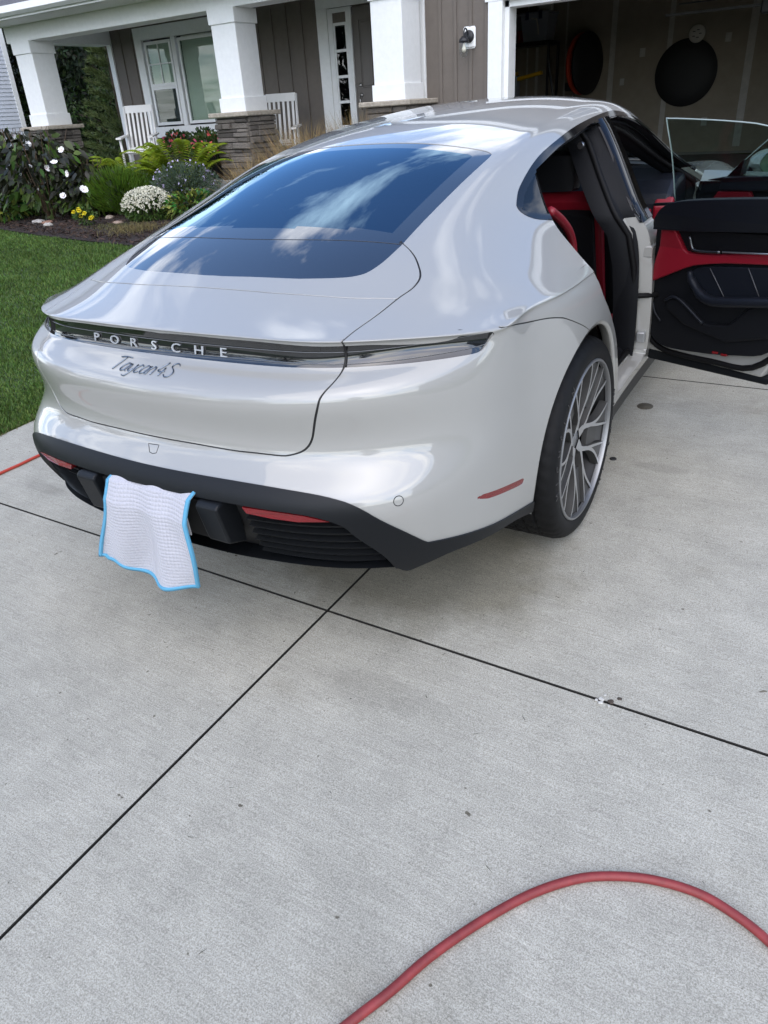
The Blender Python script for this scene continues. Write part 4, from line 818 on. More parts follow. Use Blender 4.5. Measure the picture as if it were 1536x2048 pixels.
RIMGR = mat('rim_grey', (.058, .057, .054), .5, metal=.2)
TYRE = mat('tyre_rubber', (.0042, .0042, .0045), .66, spec=.25, noise=(40, .25), bump=(300, .1, .001))
TYREL = mat('tyre_lettering', (.02, .02, .021), .45)
DKGLASS = glass_mat('tinted_window', (.10, .12, .13), 1.42); RGLASS = glass_mat('rear_window_tint', (.07, .085, .10), 2.6, col=(.52, .78, 1.0)); CLGLASS = glass_mat('clear_window', (.72, .80, .78), 1.5)
FRIT = mat('glass_black_border', (.004, .005, .008), .02, spec=.9, coat=1.0); FRIT.node_tree.nodes['Principled BSDF'].inputs['Coat IOR'].default_value = 1.9
def islands(faces):
    par = {}
    def find(a):
        while par.setdefault(a, a) != a: par[a] = par[par[a]]; a = par[a]
        return a
    for q in faces:
        r0 = find(q[0])
        for i in q[1:]: par[find(i)] = r0
    g = {}
    for q in faces: g.setdefault(find(q[0]), []).append(q)
    return [f for f in g.values() if len(f) > 3]
def parts(name, reg, off, mats, parent=None, solid=0.0):
    return [part(name, surf_mesh(name, f, off, mats, solid=solid), parent or car) for f in islands(region(reg))]
def part(name, me, parent=car): o = bpy.data.objects.new(name, me); COL.objects.link(o); o.parent = parent; return o
body = part('body', surf_mesh('body', region('body_shell'), 0, [PAINT], solid=.012))
hatch = part('hatch', surf_mesh('hatch', region('hatch'), 0, [PAINT], solid=.010))
spoil = part('spoiler', surf_mesh('spoiler', region('spoiler'), 0, [PAINT], solid=.010), hatch)
part('panel_gap', surf_mesh('panel_gap', region('gap'), -.0022, [GAPM]))['kind'] = 'stuff'
rg = part('rear_window', surf_mesh('rear_window', region('rear_glass'), -.002, [RGLASS])); rg['label'] = 'tinted rear window reflecting blue sky'
part('window_border', surf_mesh('window_border', region('rear_glass_border'), -.002, [FRIT], solid=.004), rg)
part('windscreen', surf_mesh('windscreen', region('windscreen'), -.002, [DKGLASS]))
parts('side_window', 'side_window', -.003, [DKGLASS])
parts('window_trim', 'window_trim', .001, [BGLOSS], solid=.012)
parts('side_sill', 'side_sill', 0, [BPLAS], solid=.012)
parts('headlight', 'headlight', -.002, [mat('headlight_lens', (.02, .02, .022), .05, coat=1)])
for mk in parts('side_marker', 'side_marker', -.001, [REDP], solid=.004): mk['label'] = 'slanted red side marker behind the rear wheel'
bump_o = part('rear_bumper', surf_mesh('rear_bumper', region('bumper_trim'), .005, [BPLAS], solid=.02)); bump_o['label'] = 'black plastic lower bumper band'
gr = region('grille'); part('grille_back', surf_mesh('grille_back', gr, -.045, [GAPM]), bump_o)
# dark slot and lens of the light bar
off = -.007 - .016 * np.clip((BP[:, 2] - .951 + .02 * np.clip(np.abs(BP[:, 1]) - .55, 0, 1)) / .006, 0, 1); LP = BP + BN * off[:, None]
lb_f = region('light_bar'); LENS = mat('smoked_lens', (.009, .0095, .0105), .06, noise=(30, .5), coat=1.0); LENS.node_tree.nodes['Principled BSDF'].inputs['Coat IOR'].default_value = 1.6
lb = part('light_bar', surf_mesh('light_bar', lb_f, 0, [LENS], pts=LP)); lb['label'] = 'full width smoked tail light bar with lettering'
used = {i for q in lb_f for i in q}; ed = boundary(lb_f); mb = MB(); k = 0
for a, b in ed: mb.add([BP[a], BP[b], LP[b], LP[a]], [(0, 1, 2, 3)])
mb.build('light_surround', GAPM, lb, fix=False)
for dz in (.9215, .9475):                                       # thin bright ribs of the lens
    mb = MB(); pts = [on_surf(ph, dz - .006 * (ph / .8) ** 2, -.0055, s) for s, phs in ((1, np.linspace(.80, .02, 30)), (-1, np.linspace(.0, .80, 31))) for ph in phs]
    mb.tube(pts, .0011, 5).build('lens_rib', mat('lens_rib', (.16, .165, .17), .2), lb, smooth=True)
def text_mesh(body_, size, ext, m, sx=1.0):
    c = bpy.data.curves.new('t', 'FONT'); c.body = body_; c.size = size; c.extrude = ext; c.align_x = 'CENTER'; c.align_y = 'CENTER'; c.resolution_u = 3
    o = bpy.data.objects.new('t', c); COL.objects.link(o); dg = bpy.context.evaluated_depsgraph_get(); me = bpy.data.meshes.new_from_object(o.evaluated_get(dg)); bpy.data.objects.remove(o)
    me.materials.clear(); me.materials.append(m); return me
LETM = mat('clear_letter_plastic', (.40, .42, .44), .12, coat=.5)
for i, ch in enumerate('PORSCHE'):
    y = .304 - .0865 * i; p = on_surf(math.atan2(abs(y), XC + .945),   .9305, 0, 1 if y > 0 else -1); h = SURF.find_nearest(p); nrm = h[1].normalized()
    if nrm.x > 0: nrm = -nrm
    o = part('letter', text_mesh(ch, .041, .002, LETM), lb)
    xa = Vector((0, -1, 0)); xa = (xa - nrm * xa.dot(nrm)).normalized(); ya = nrm.cross(xa)
    o.matrix_local = Matrix.Translation(p - nrm * .003) @ Matrix((xa, ya, nrm)).transposed().to_4x4() @ Matrix.Diagonal((1.28, .86, 1, 1))
# script badge on the hatch, drawn as strokes (u along the badge, v up), one mesh per letter
def glyph(u0, *strokes): return [[(u0 + x + .16 * y, y) for x, y in s_] for s_ in strokes]
GA = ([(.42, .5), (.25, .58), (.05, .42), (0, .18), (.12, 0), (.3, .08), (.42, .35)], [(.45, .56), (.40, .1), (.52, .02)])
STR = {'T': glyph(0, [(0, .92), (.4, 1.0), (.95, .98)], [(.5, 1.0), (.42, .5), (.34, 0)]), 'a1': glyph(.92, *GA), 'y': glyph(1.5, [(0, .55), (.05, .15), (.2, .05), (.38, .25)], [(.46, .56), (.36, 0), (.2, -.35), (-.02, -.32)]),
 'c': glyph(2.08, [(.38, .48), (.24, .58), (.05, .42), (0, .18), (.12, 0), (.35, .1)]), 'a2': glyph(2.55, *GA), 'n': glyph(3.12, [(.02, .56), (0, 0)], [(.02, .35), (.2, .56), (.38, .5), (.38, 0)]),
 '4': glyph(3.78, [(.35, 1.0), (0, .35), (.52, .35)], [(.38, .6), (.34, 0)]), 'S': glyph(4.45, [(.55, .85), (.35, 1.0), (.1, .9), (.1, .68), (.35, .52), (.5, .32), (.4, .06), (.15, 0), (-.05, .15)])}
badge = empty('model_badge', parent=hatch); CHR = mat('dark_chrome', (.20, .24, .29), .22, metal=1.0)
def badge_pt(u, v):
    y = .165 - u * .0490; ph = math.atan2(abs(y), XC + 1.0); z = .8780 + v * .0205
    return on_surf(ph, z, .0015, 1 if y > 0 else -1)
for k, st in STR.items():
    mb = MB()
    for l in st: mb.tube([badge_pt(a[0], a[1]) for a in spline(l, 4)], .0019, 6)
    mb.build('badge_letter', CHR, badge, smooth=True)
# rear bumper details: slats, reflectors, plate housing, undertray
SLAT = mat('gloss_black_slat', (.010, .011, .012), .28)
for z in np.linspace(.562, .395, 7):
    for s in (1, -1):
        phs = [q for q in np.linspace(.235, .62, 60) if sd_poly(np.array([[q * 1.15, z]]), band_poly)[0] < -.004]
        if len(phs) < 4: continue
        mb = MB(); rows = []
        for q in phs:
            a = on_surf(q, z, -.012, s); b = on_surf(q, z - .012, -.018, s); c = on_surf(q, z - .013, -.045, s); e = on_surf(q, z, -.045, s); rows.append([tuple(e), tuple(a), tuple(b), tuple(c)])
        mb.grid(rows).build('slat', SLAT, bump_o)
for s in (1, -1):
    mb = MB(); cen = np.mean(REFL, 0); ring = [on_surf(math.atan2(abs(p[1]), XC - p[0]), p[2], .0, s) for p in REFL]
    top = [tuple(Vector(p) + Vector((-.001, 0, 0))) for p in ring]; bk = [tuple(Vector(p) + Vector((.03, 0, 0))) for p in ring]; n = len(ring)
    mb.add(top + bk, [tuple(range(n))] + [(i, (i + 1) % n, n + (i + 1) % n, n + i) for i in range(n)]).build('reflector', REDP, bump_o)
for s in (1, -1): MB().prism([(-1.06, .582), (-1.136, .586), (-1.150, .575), (-1.128, .455), (-1.06, .425)], s * .205, s * .285, lambda a, b, h: (a, h, b)).build('plate_housing', BPLAS, bump_o, bevel=.006)
MB().prism([(-1.06, .57), (-1.118, .572), (-1.105, .44), (-1.06, .425)], -.204, .204, lambda a, b, h: (a, h, b)).build('plate_recess', GAPM, bump_o)
MB().box((-1.124, -.130, .445), (-1.1205, .150, .572)).build('license_plate', mat('plate_white', (.7, .72, .74), .4), bump_o, rot=(0, 0, 0))
eb = [e for e in boundary(region('bumper_trim') + gr) if abs(f_bot(BP[[e[0]]])[0]) < .004 and abs(f_bot(BP[[e[1]]])[0]) < .004 and BP[e[0]][0] < -.35]
mb = MB()
for a, b in eb:
    A, B = BP[a], BP[b]; A2 = A * [.55, .75, 1] + [0, 0, .03]; B2 = B * [.55, .75, 1] + [0, 0, .03]
    mb.add([A, B, B2, A2], [(0, 1, 2, 3)])
mb.build('diffuser', BPLAS, bump_o, fix=False)
MB().box((-.30, -.70, .19), (3.5, .70, .23)).build('undertray', GAPM, car)
for s in (1, -1):
    MB().tube([on_surf(math.atan2(.7346 + .0125 * math.cos(q) * .8, XC + .9504 - .0125 * math.cos(q) * .6), .5948 + .0125 * math.sin(q), .0002, s) for q in np.linspace(0, 2 * PI, 24, endpoint=False)], .0011, 5, closed=True).build('parking_sensor', GAPM, body)
tp = [(.0242, .6836), (-.0176, .6852), (-.0157, .667), (-.0035, .664), (.0100, .666)]; tp = [tuple(np.array(a) + (np.array(b) - np.array(a)) * k / 6) for a, b in zip(tp, tp[1:] + tp[:1]) for k in range(6)]
MB().tube([on_surf(math.atan2(abs(y), XC + 1.06), z, .0002, 1 if y > 0 else -1) for y, z in tp], .0010, 5, closed=True).build('tow_eye_cover', GAPM, body)
# wheel arches: folded lip and dark liner
for cx, cz, rx, rz in (AR, AF):
    for s in (1, -1):
        rows = []; mbl = MB(); mbp = MB()
        for t in np.linspace(math.radians(-14), math.radians(194), 80):
            x = cx + rx * math.cos(t); z = cz + rz * math.sin(t)
            if z < .24: continue
            h = SURF.ray_cast(Vector((x, s * 2, z)), Vector((0, -s, 0)))
            if h[0] is None: continue
            y = h[0].y; rows.append([(x, y, z), (x - .012 * math.cos(t), y - s * .004, z - .012 * math.sin(t)), (x - .013 * math.cos(t), y - s * .012, z - .013 * math.sin(t)), (x, y - s * .04, z)])
        mbp.grid(rows)
        mbl.add(*(lambda n, vs: (vs, [(2 * i, 2 * i + 1, 2 * i + 3, 2 * i + 2) for i in range(n - 1)] + [tuple(2 * i + 1 for i in range(n))]))(49, [p for t in np.linspace(math.radians(-2), math.radians(182), 49) for p in ((cx + (rx + .012) * math.cos(t), s * .88, cz + (rz + .012) * math.sin(t)), (cx + (rx + .03) * math.cos(t), s * .55, cz + (rz + .012) * math.sin(t)))]))
        mbp.build('wheel_arch_lip', PAINT, body, smooth=True); mbl.build('wheel_arch_liner', GAPM, body)
# ---- wheels (built at the origin, outer face towards -y)
def tyre_mesh():
    R0 = .3595; prof = [(.274, -.004), (.284, .001), (.296, .006), (.314, .008), (.330, .005), (.342, -.003), (.350, -.012), (.3555, -.026), (R0, -.044)]
    prof = [(r, -h) for r, h in prof]; W_ = .285; back = [(r, W_ + -h * 1.0) for r, h in [(a, b) for a, b in prof]][::-1]
    across = [-1 * 0, ]
    tread = []
    for y in np.linspace(.052, W_ - .052, 41):
        g = min(abs(y - k) for k in (.062, .108, .152, .205)); tread.append((R0 - (.007 if g < .0052 else 0), y))
    prof = [(r, h) for r, h in prof] + tread + [(r, W_ - h) for r, h in prof][::-1]
    n = 240; mb = MB(); vs = []; m = len(prof)
    for k in range(n):
        q = 2 * PI * k / n
        for r, h in prof:
            sip = .004 if ((.0 < h < .058 or .212 < h < .285) and r > .349 and (k + int(h * 60)) % 5 == 0) or (.062 < h < .205 and r > .352 and (k + int(h * 90)) % 6 == 0) else 0
            vs.append(((r - sip) * math.cos(q), h, (r - sip) * math.sin(q)))
    fs = [(k * m + i, ((k + 1) % n) * m + i, ((k + 1) % n) * m + i + 1, k * m + i + 1) for k in range(n) for i in range(m - 1)]
    return mb.add(vs, fs)
def wheel_at(x, y, s, z, rot=0.0):
    w_ = empty('wheel', parent=car); w_.location = (x, y, z); w_.rotation_euler = (0, 0, 0 if s < 0 else PI); return w_
w0 = wheel_at(0, -.929, -1, .3595)
tyre_o = tyre_mesh().build('tyre', TYRE, w0, smooth=True, auto=30)
MB().lathe([(.2835, -.004), (.2835, .012), (.279, .02), (.262, .05), (.255, .20)], 72, 'y').build('rim_barrel', mat('rim_barrel_dark', (.012, .012, .0125), .5, metal=.2), w0, smooth=True)
MB().lathe([(.2845, .008), (.2845, -.005), (.282, -.0075), (.2765, -.0075), (.2745, -.003), (.2745, .012)], 96, 'y').build('rim_flange', mat('brushed_rim_edge', (.30, .305, .31), .42, metal=.8), w0, smooth=True, auto=35)
def dish(r): return .004 + .034 * max(0, 1 - r / .26) ** 1.3
def rib(mb, pts, w0_, w1_, top=.0):
    """flat faced bar along polar points (r, deg)"""
    P = spline([(r * math.cos(math.radians(a)), r * math.sin(math.radians(a))) for r, a in pts], 5); n = len(P); rows = []
    for i, p in enumerate(P):
        t = P[min(i + 1, n - 1)] - P[max(i - 1, 0)]; t = t / np.linalg.norm(t); nn = np.array([-t[1], t[0]]); wd = (w0_ + (w1_ - w0_) * i / (n - 1)) / 2; r = np.linalg.norm(p); d = dish(r) + top
        L = p + nn * wd; Rr = p - nn * wd; L2 = p + nn * (wd + .002); R2 = p - nn * (wd + .002)
        rows.append([(L2[0], d + .03, L2[1]), (L[0], d, L[1]), (Rr[0], d, Rr[1]), (R2[0], d + .03, R2[1])])
    mb.grid([r_[:2] for r_ in rows], 1); mb.grid([r_[1:3] for r_ in rows], 0); mb.grid([r_[2:] for r_ in rows], 1)
def plate(mb, poly, top=.004):
    P = [(r * math.cos(math.radians(a)), r * math.sin(math.radians(a)), r) for r, a in poly]; n = len(P)
    mb.add([(x, dish(r) + top, z) for x, z, r in P] + [(x, dish(r) + .03, z) for x, z, r in P], [tuple(range(n)), tuple(range(n, 2 * n))[::-1]] + [(i, (i + 1) % n, n + (i + 1) % n, n + i) for i in range(n)])
for k in range(5):
    a0 = 72 * k + 18
    mb = MB()
    rib(mb, [(.03, a0), (.062, a0)], .040, .030)
    for sg in (-1, 1):
        rib(mb, [(.055, a0), (.080, a0 + sg * 5), (.115, a0 + sg * 14), (.15, a0 + sg * 17), (.20, a0 + sg * 16), (.276, a0 + sg * 11)], .020, .009)
        rib(mb, [(.118, a0 + sg * 14.5), (.155, a0 + sg * 21), (.20, a0 + sg * 25), (.276, a0 + sg * 28)], .013, .0075)
    mb.build('spoke', [SILVER, RIMGR], w0)
    mb = MB()
    for sg in (-1, 1):
        plate(mb, [(.135, a0 + sg * 17), (.165, a0 + sg * 18), (.20, a0 + sg * 17), (.268, a0 + sg * 12.5), (.270, a0 + sg * 20), (.268, a0 + sg * 27), (.20, a0 + sg * 24.3), (.16, a0 + sg * 21)], .006)
    plate(mb, [(.205, a0 + 28.5), (.268, a0 + 29.5), (.270, a0 + 36), (.268, a0 + 42.5), (.205, a0 + 43.5), (.16, a0 + 49), (.13, a0 + 54), (.122, a0 + 36), (.13, a0 + 18), (.16, a0 + 23)], .012)
    mb.build('spoke_insert', RIMGR, w0)
MB().lathe([(0, .036), (.028, .036), (.033, .040), (.034, .055)], 40, 'y').build('hub_cap', mat('hub_cap_grey', (.25, .26, .27), .3, metal=.6), w0, smooth=True)
for k in range(5):
    q = math.radians(72 * k + 54); MB().lathe([(0, .048), (.011, .048), (.012, .07)], 10, 'y', (.056 * math.cos(q), 0, .056 * math.sin(q))).build('wheel_bolt', RIMGR, w0)
MB().lathe([(.06, .085), (.19, .085), (.19, .11), (.06, .11)], 64, 'y', closed=True).build('brake_disc', mat('brake_steel', (.05, .05, .05), .45, metal=.6), w0)
mb = MB(); mb.lathe([(.12, .07), (.20, .07), (.20, .13), (.12, .13)], 60, 'y', closed=True); cal = MB()
ps = [(r * math.cos(t), r * math.sin(t)) for r, ts in ((.205, np.linspace(2.6, 3.6, 8)), (.12, np.linspace(3.6, 2.6, 8))) for t in ts]
cal.prism(ps, .065, .14, lambda a, b, h: (a, h, b)).build('brake_caliper', mat('caliper_black', (.012, .012, .012), .3), w0)
for wd, start in (('MICHELIN', 150), ('MICHELIN', -30)):
    for i, ch in enumerate(wd):
        q = math.radians(start + 4.5 * 9 - 9.2 * i); o = part('sidewall_letter', text_mesh(ch, .036, .0012, TYREL), w0); r = .3135
        rad = Vector((math.cos(q), 0, math.sin(q))); nrm = Vector((0, -1, 0)); tan = Vector((math.sin(q), 0, -math.cos(q)))
        o.matrix_local = Matrix.Translation(rad * r + Vector((0, -.0079, 0))) @ Matrix((tan, rad, nrm)).transposed().to_4x4()
for x, y, s, z in ((0, .929, 1, .3595), (2.9, -.925, -1, .3595), (2.9, .925, 1, .3595)):
    c = copy_tree(w0, car); c.location = (x, y, z); c.rotation_euler = (0, 0, 0 if s < 0 else PI)
# ------------------------------------------------------------------ car: openings, doors, cabin
def jamb(poly, name):
    """painted return of a door opening and the rubber seal behind it"""
    rows = []; seal = []; inner = []; cen = poly.mean(0)
    for x, z in poly[:-1]:
        h = SURF.ray_cast(Vector((x, -2, z)), Vector((0, 1, 0)))
        if h[0] is None: continue
        y = h[0].y; d = (cen - np.array([x, z])); d = d / np.linalg.norm(d)
        rows.append([(x, y, z), (x + d[0] * .004, y + .012, z + d[1] * .004), (x + d[0] * .012, y + .055, z + d[1] * .012), (x + d[0] * .03, y + .060, z + d[1] * .03), (x + d[0] * .032, y + .085, z + d[1] * .032)])
        seal.append((x + d[0] * .036, y + .066, z + d[1] * .036))
        inner.append([(x + d[0] * .035, y + .07, z + d[1] * .035), (x + d[0] * .052, y + .10, z + d[1] * .052), (x + d[0] * .05, y + .15, z + d[1] * .05)])
    rows.append(rows[0]); run = []; runs = []
    for i, r in enumerate(rows):                               # painted below the belt, black above it
        up_ = r[0][2] > .925
        if run and up_ != run[0]: run[1].append(r); runs.append(run); run = []
        if not run: run = [up_, []]
        run[1].append(r)
    runs.append(run)
    for up_, rr in runs:
        if len(rr) > 1: MB().grid(rr).build('door_jamb', BTRIM if up_ else PAINT, body, smooth=True, auto=30)
    MB().tube(seal, .013, 8, closed=True).build('door_seal', RUBBER, body, smooth=True)
    MB().grid(inner + [inner[0]]).build('opening_trim', BTRIM, body, smooth=True)
jamb(rear_open, 'r'); jamb(front_open, 'f')
# cabin lining
lf = [BF[i] for i in np.nonzero(np.isin(lab, ['body_shell', 'hatch', 'side_sill', 'window_trim']) & (CEN[:, 0] < 2.45) & (CEN[:, 0] > -.45) & (CEN[:, 2] > .30) & ~((np.abs(CEN[:, 1]) > .6) & (CEN[:, 2] < .34)))[0][::1]]
part('cabin_lining', surf_mesh('cabin_lining', lf, -.035, [BTRIM]))
# B pillar: gloss outer cover, inner trim
def pil(z): return .95 + (z - .98) * .56 if z > .98 else .95 + (.98 - z) * .03
rows = []; rows2 = []
for z in np.linspace(.915, 1.283, 16):
    x = pil(z); r = []
    for dx in (-.078, -.070, 0, .070, .078):
        h = SURF.ray_cast(Vector((x + dx, -2, z)), Vector((0, 1, 0))); y = h[0].y
        r.append((x + dx, y + (.012 if abs(dx) > .070 else -.003), z))
    rows.append(r)
MB().grid(rows).build('pillar_cover', BGLOSS, body, smooth=True)
for z in np.linspace(.36, 1.283, 24):
    x = pil(z); h = SURF.ray_cast(Vector((x, -2, z)), Vector((0, 1, 0))); y = h[0].y; w_ = .085 if z > .95 else .085 + .03 * min(1, (.95 - z) * 3)
    rows2.append([(x - w_ + .012, y + .045, z), (x - w_, y + .085, z), (x - w_ + .025, y + .15, z), (x + w_ - .025, y + .15, z), (x + w_, y + .085, z), (x + w_ - .012, y + .045, z)])
MB().grid(rows2).build('pillar_trim', BTRIM, body, smooth=True, auto=40)
mb = MB(); mb.lathe([(0, 0), (.012, 0), (.014, .006), (.014, .02)], 16, 'x', (.93, -.575, 1.2)).build('belt_anchor', mat('steel', (.4, .4, .4), .3, metal=1), body)
# door builder -----------------------------------------------------------------
def place_door(name, H, th, faces, label):
    d_ = empty(name, parent=car); d_.location = (H[0], H[1], 0); d_.rotation_euler = (0, 0, th); d_['label'] = label
    P = BP - np.array([H[0], H[1], 0]); me = surf_mesh('door_skin', faces, 0, [PAINT], pts=P, solid=.06); part('door_skin', me, d_)
    return d_
def lean(z): return float(np.interp(z, [.82, .90, .96, 1.02, 1.28], [0, .026, .060, .085, .175]))
def slab(poly, y0, y1, name, m, parent, bevel=.006, auto=None):
    """outline in (x, z) of the door, thickness from y0 (towards the skin) to y1 (towards the cabin)"""
    me = MB().prism(poly, y0, y1, lambda a, b, h: (a, h, b)).mesh(name, [m]); bm = bmesh.new(); bm.from_mesh(me)
    for zc_ in (.82, .90, .96, 1.02):
        bmesh.ops.bisect_plane(bm, geom=bm.verts[:] + bm.edges[:] + bm.faces[:], plane_co=(0, 0, zc_), plane_no=(0, 0, 1), dist=1e-5)
    for v_ in bm.verts: v_.co.y += lean(v_.co.z)
    bm.to_mesh(me); bm.free(); o = share(name, me, parent)
    if bevel:
        b = o.modifiers.new('bevel', 'BEVEL'); b.width = bevel; b.segments = 2; b.limit_method = 'ANGLE'; b.angle_limit = math.radians(45)
    return o
def bar(pts, r, name, m, parent, n=8): return MB().tube([(p[0], p[1] + lean(p[2]), p[2]) for p in pts], r, n).build(name, m, parent, smooth=True)
HR = (1.03, -.875)
rd = place_door('door', HR, math.radians(63), DOORF['ropen'], 'right rear door swung wide open showing black and red trim')
sp = lambda L, n=3: [tuple(p) for p in spline(L, n)]
shell = [(-.045, .36), (-.035, .45), (-.035, .84), (-.07, .90), (-.14, .955), (-.55, 1.0), (-.86, 1.045), (-.905, .95), (-.90, .86), (-.85, .77), (-.74, .63), (-.66, .48), (-.60, .37)]
slab(shell, -.02, .035, 'door_shell', PAINT, rd, .012)
pan = sp([(-.050, .50), (-.058, .60), (-.066, .672), (-.060, .80), (-.078, .88), (-.098, .925), (-.13, .965), (-.19, 1.0), (-.375, 1.022), (-.60, 1.04), (-.80, 1.055)], 3) + sp([(-.86, 1.02), (-.875, .92), (-.83, .78), (-.74, .66), (-.66, .53), (-.60, .47), (-.50, .445), (-.394, .425), (-.21, .405), (-.12, .412), (-.068, .45)], 3)
slab(pan, .03, .062, 'door_panel', BTRIM, rd, .012)
slab(sp([(-.092, .890), (-.105, .925), (-.130, .955), (-.165, .985), (-.225, 1.010), (-.375, 1.030), (-.60, 1.049), (-.80, 1.062)], 3) + [(-.84, 1.0), (-.84, .95), (-.59, .93), (-.25, .898)], .055, .100, 'door_top_pad', BTRIM2, rd, .022)
slab([(-.120, .890), (-.183, .896), (-.198, .86), (-.213, .825), (-.238, .809), (-.31, .812), (-.386, .819), (-.576, .846), (-.80, .87)] + [(-.80, .83), (-.577, .808), (-.41, .791), (-.338, .779), (-.27, .764), (-.223, .745), (-.143, .706), (-.077, .674), (-.082, .747)], .055, .086, 'door_insert', REDL, rd, .008)
slab([(-.190, .893), (-.225, .812), (-.379, .823), (-.57, .842), (-.80, .866), (-.82, .935), (-.57, .915), (-.25, .897)], .056, .072, 'handle_recess', BTRIM, rd, .004)
bar(sp([(-.250, .080, .875), (-.262, .088, .836), (-.282, .092, .825), (-.34, .092, .827), (-.39, .092, .833)], 4), .0055, 'door_handle', mat('dark_metal', (.12, .125, .13), .3, metal=.9), rd)
bar([(-.40, .093, .834), (-.57, .093, .850), (-.80, .093, .872)], .0035, 'trim_line', SILVER, rd)
slab(sp([(-.25, .735), (-.30, .762), (-.40, .776), (-.57, .795), (-.80, .815)], 3) + sp([(-.80, .71), (-.59, .679), (-.47, .660), (-.40, .645), (-.35, .650), (-.30, .680)], 3), .056, .070, 'armrest_recess', BTRIM2, rd, .006)
bar(sp([(-.252, .075, .735), (-.27, .085, .712), (-.325, .098, .668), (-.385, .108, .652), (-.46, .112, .660), (-.59, .112, .682), (-.82, .105, .715)], 4), [.012] * 4 + [.016] * 4 + [.020] * 17, 'armrest', BTRIM2, rd, 12)
bar(sp([(-.34, .074, .762), (-.42, .074, .66)], 3), .002, 'stitch_line', mat('stitch', (.06, .06, .065), .5), rd)
bar(sp([(-.50, .074, .785), (-.56, .074, .69)], 3), .002, 'stitch_line', mat('stitch', (.06, .06, .065), .5), rd)
slab(sp([(-.150, .610), (-.185, .624), (-.224, .622), (-.28, .592), (-.342, .552), (-.40, .555), (-.458, .568), (-.527, .642), (-.62, .69)], 3) + [(-.70, .66), (-.62, .54), (-.45, .49), (-.25, .52), (-.16, .57)], .058, .080, 'map_pocket', BTRIM, rd, .010)
bar(sp([(-.150, .082, .605), (-.19, .086, .628), (-.228, .086, .622), (-.285, .086, .588), (-.345, .086, .549)], 4), .006, 'pocket_edge', BTRIM2, rd)
bar(sp([(-.078, .064, .585), (-.095, .068, .545), (-.13, .07, .512)], 4), .004, 'speaker_edge', BTRIM2, rd)
bar(sp([(-.035, .030, .50), (-.045, .036, .44), (-.09, .038, .395), (-.18, .038, .377), (-.38, .038, .385), (-.56, .038, .405), (-.70, .038, .55), (-.86, .038, .80)], 4), .012, 'door_weatherstrip', RUBBER, rd)
MB().prism([(-.0, .335), (-.06, .318), (-.62, .345), (-.66, .372), (-.04, .362)], -.075, .03, lambda a, b, h: (a, h, b)).build('door_sill_trim', BPLAS, rd, bevel=.006)
for x0 in (-.392, -.432): slab([(x0, .430), (x0 - .026, .432), (x0 - .026, .441), (x0, .439)], .05, .066, 'door_reflector', REDP, rd, .001)
slab(sp([(-.172, 1.000), (-.180, 1.09), (-.184, 1.186), (-.179, 1.283), (-.188, 1.292), (-.318, 1.288), (-.454, 1.281), (-.573, 1.267), (-.70, 1.22), (-.77, 1.17)], 2) + [(-.82, 1.05)], .028, .032, 'door_window', CLGLASS, rd, None)
gl = [(-.172, .03, 1.000), (-.180, .03, 1.09), (-.184, .03, 1.186), (-.179, .03, 1.283), (-.188, .03, 1.292), (-.318, .03, 1.288), (-.454, .03, 1.281), (-.573, .03, 1.267), (-.70, .03, 1.22), (-.77, .03, 1.17)]
bar(sp(gl, 3), .0024, 'window_edge', mat('glass_edge', (.32, .38, .36), .25), rd, 6)
bar([(-.06, .02, .975), (-.30, .02, 1.003), (-.80, .02, 1.045)], .006, 'belt_seal', RUBBER, rd)
# front door, seen through the glass of the rear one
HF = (2.12, -.885)
fd = place_door('door', HF, math.radians(62), DOORF['fopen'], 'right front door standing open behind the rear door')
slab([(-.04, .37), (.02, .55), (.03, .74), (-.05, .80), (-.22, .90), (-.55, .955), (-1.02, .965), (-1.07, .90), (-1.06, .42), (-1.02, .37)], -.02, .035, 'door_shell', PAINT, fd, .012)
slab([(-.05, .42), (.01, .60), (.01, .82), (-.04, .90), (-.20, .93), (-.55, .945), (-1.0, .955), (-1.04, .90), (-1.03, .46), (-.95, .42)], .03, .062, 'door_panel', BTRIM, fd, .012)
slab([(-.18, .925), (-.55, .955), (-1.0, .965), (-1.02, .90), (-.55, .875), (-.15, .868)], .055, .095, 'door_top_pad', BTRIM2, fd, .018)
slab([(-.09, .806), (-.134, .853), (-.22, .859), (-.318, .865), (-.326, .830), (-.40, .79), (-1.0, .80), (-1.0, .75), (-.5, .74), (-.15, .70)], .055, .084, 'door_insert', REDL, fd, .008)
slab([(.0, .79), (-.035, .808), (-.275, 1.005), (-.285, 1.008), (-.245, .93), (-.17, .87)], .0, .045, 'mirror_triangle', BGLOSS, fd, .004)
slab(sp([(-.05, .83), (-.22, .965), (-.402, 1.097), (-.54, 1.18), (-.72, 1.255), (-.86, 1.262)], 2) + [(-.97, 1.06), (-1.03, .95), (-.5, .93), (-.14, .90)], .026, .030, 'door_window', CLGLASS, fd, None)
bar([(-.05, .03, .83), (-.22, .03, .965), (-.402, .03, 1.097), (-.54, .03, 1.18), (-.72, .03, 1.255), (-.86, .03, 1.262)], .0025, 'window_edge', mat('glass_edge', (.32, .38, .36), .25), fd, 6)
mir = MB(); rows = []
for i in range(9):
    t = i / 8; sx = -.095 - .0 * t; r = math.sin(PI * min(.5 + t * .5, .97)) if t > .0 else 1
    rows.append([(-.22 - .05 * t + .0 - .055 * r * math.cos(q) * (1 + .35 * (math.cos(q) < 0)), -.15 - .13 * 0 - .11 * math.sin(t * 1.5) * .6 + .105 * r * math.sin(q) * 0 - .02 * i / 8, .975 + .066 * r * math.sin(q)) for q in np.linspace(0, 2 * PI, 20)])
mv = MB(); R1 = []
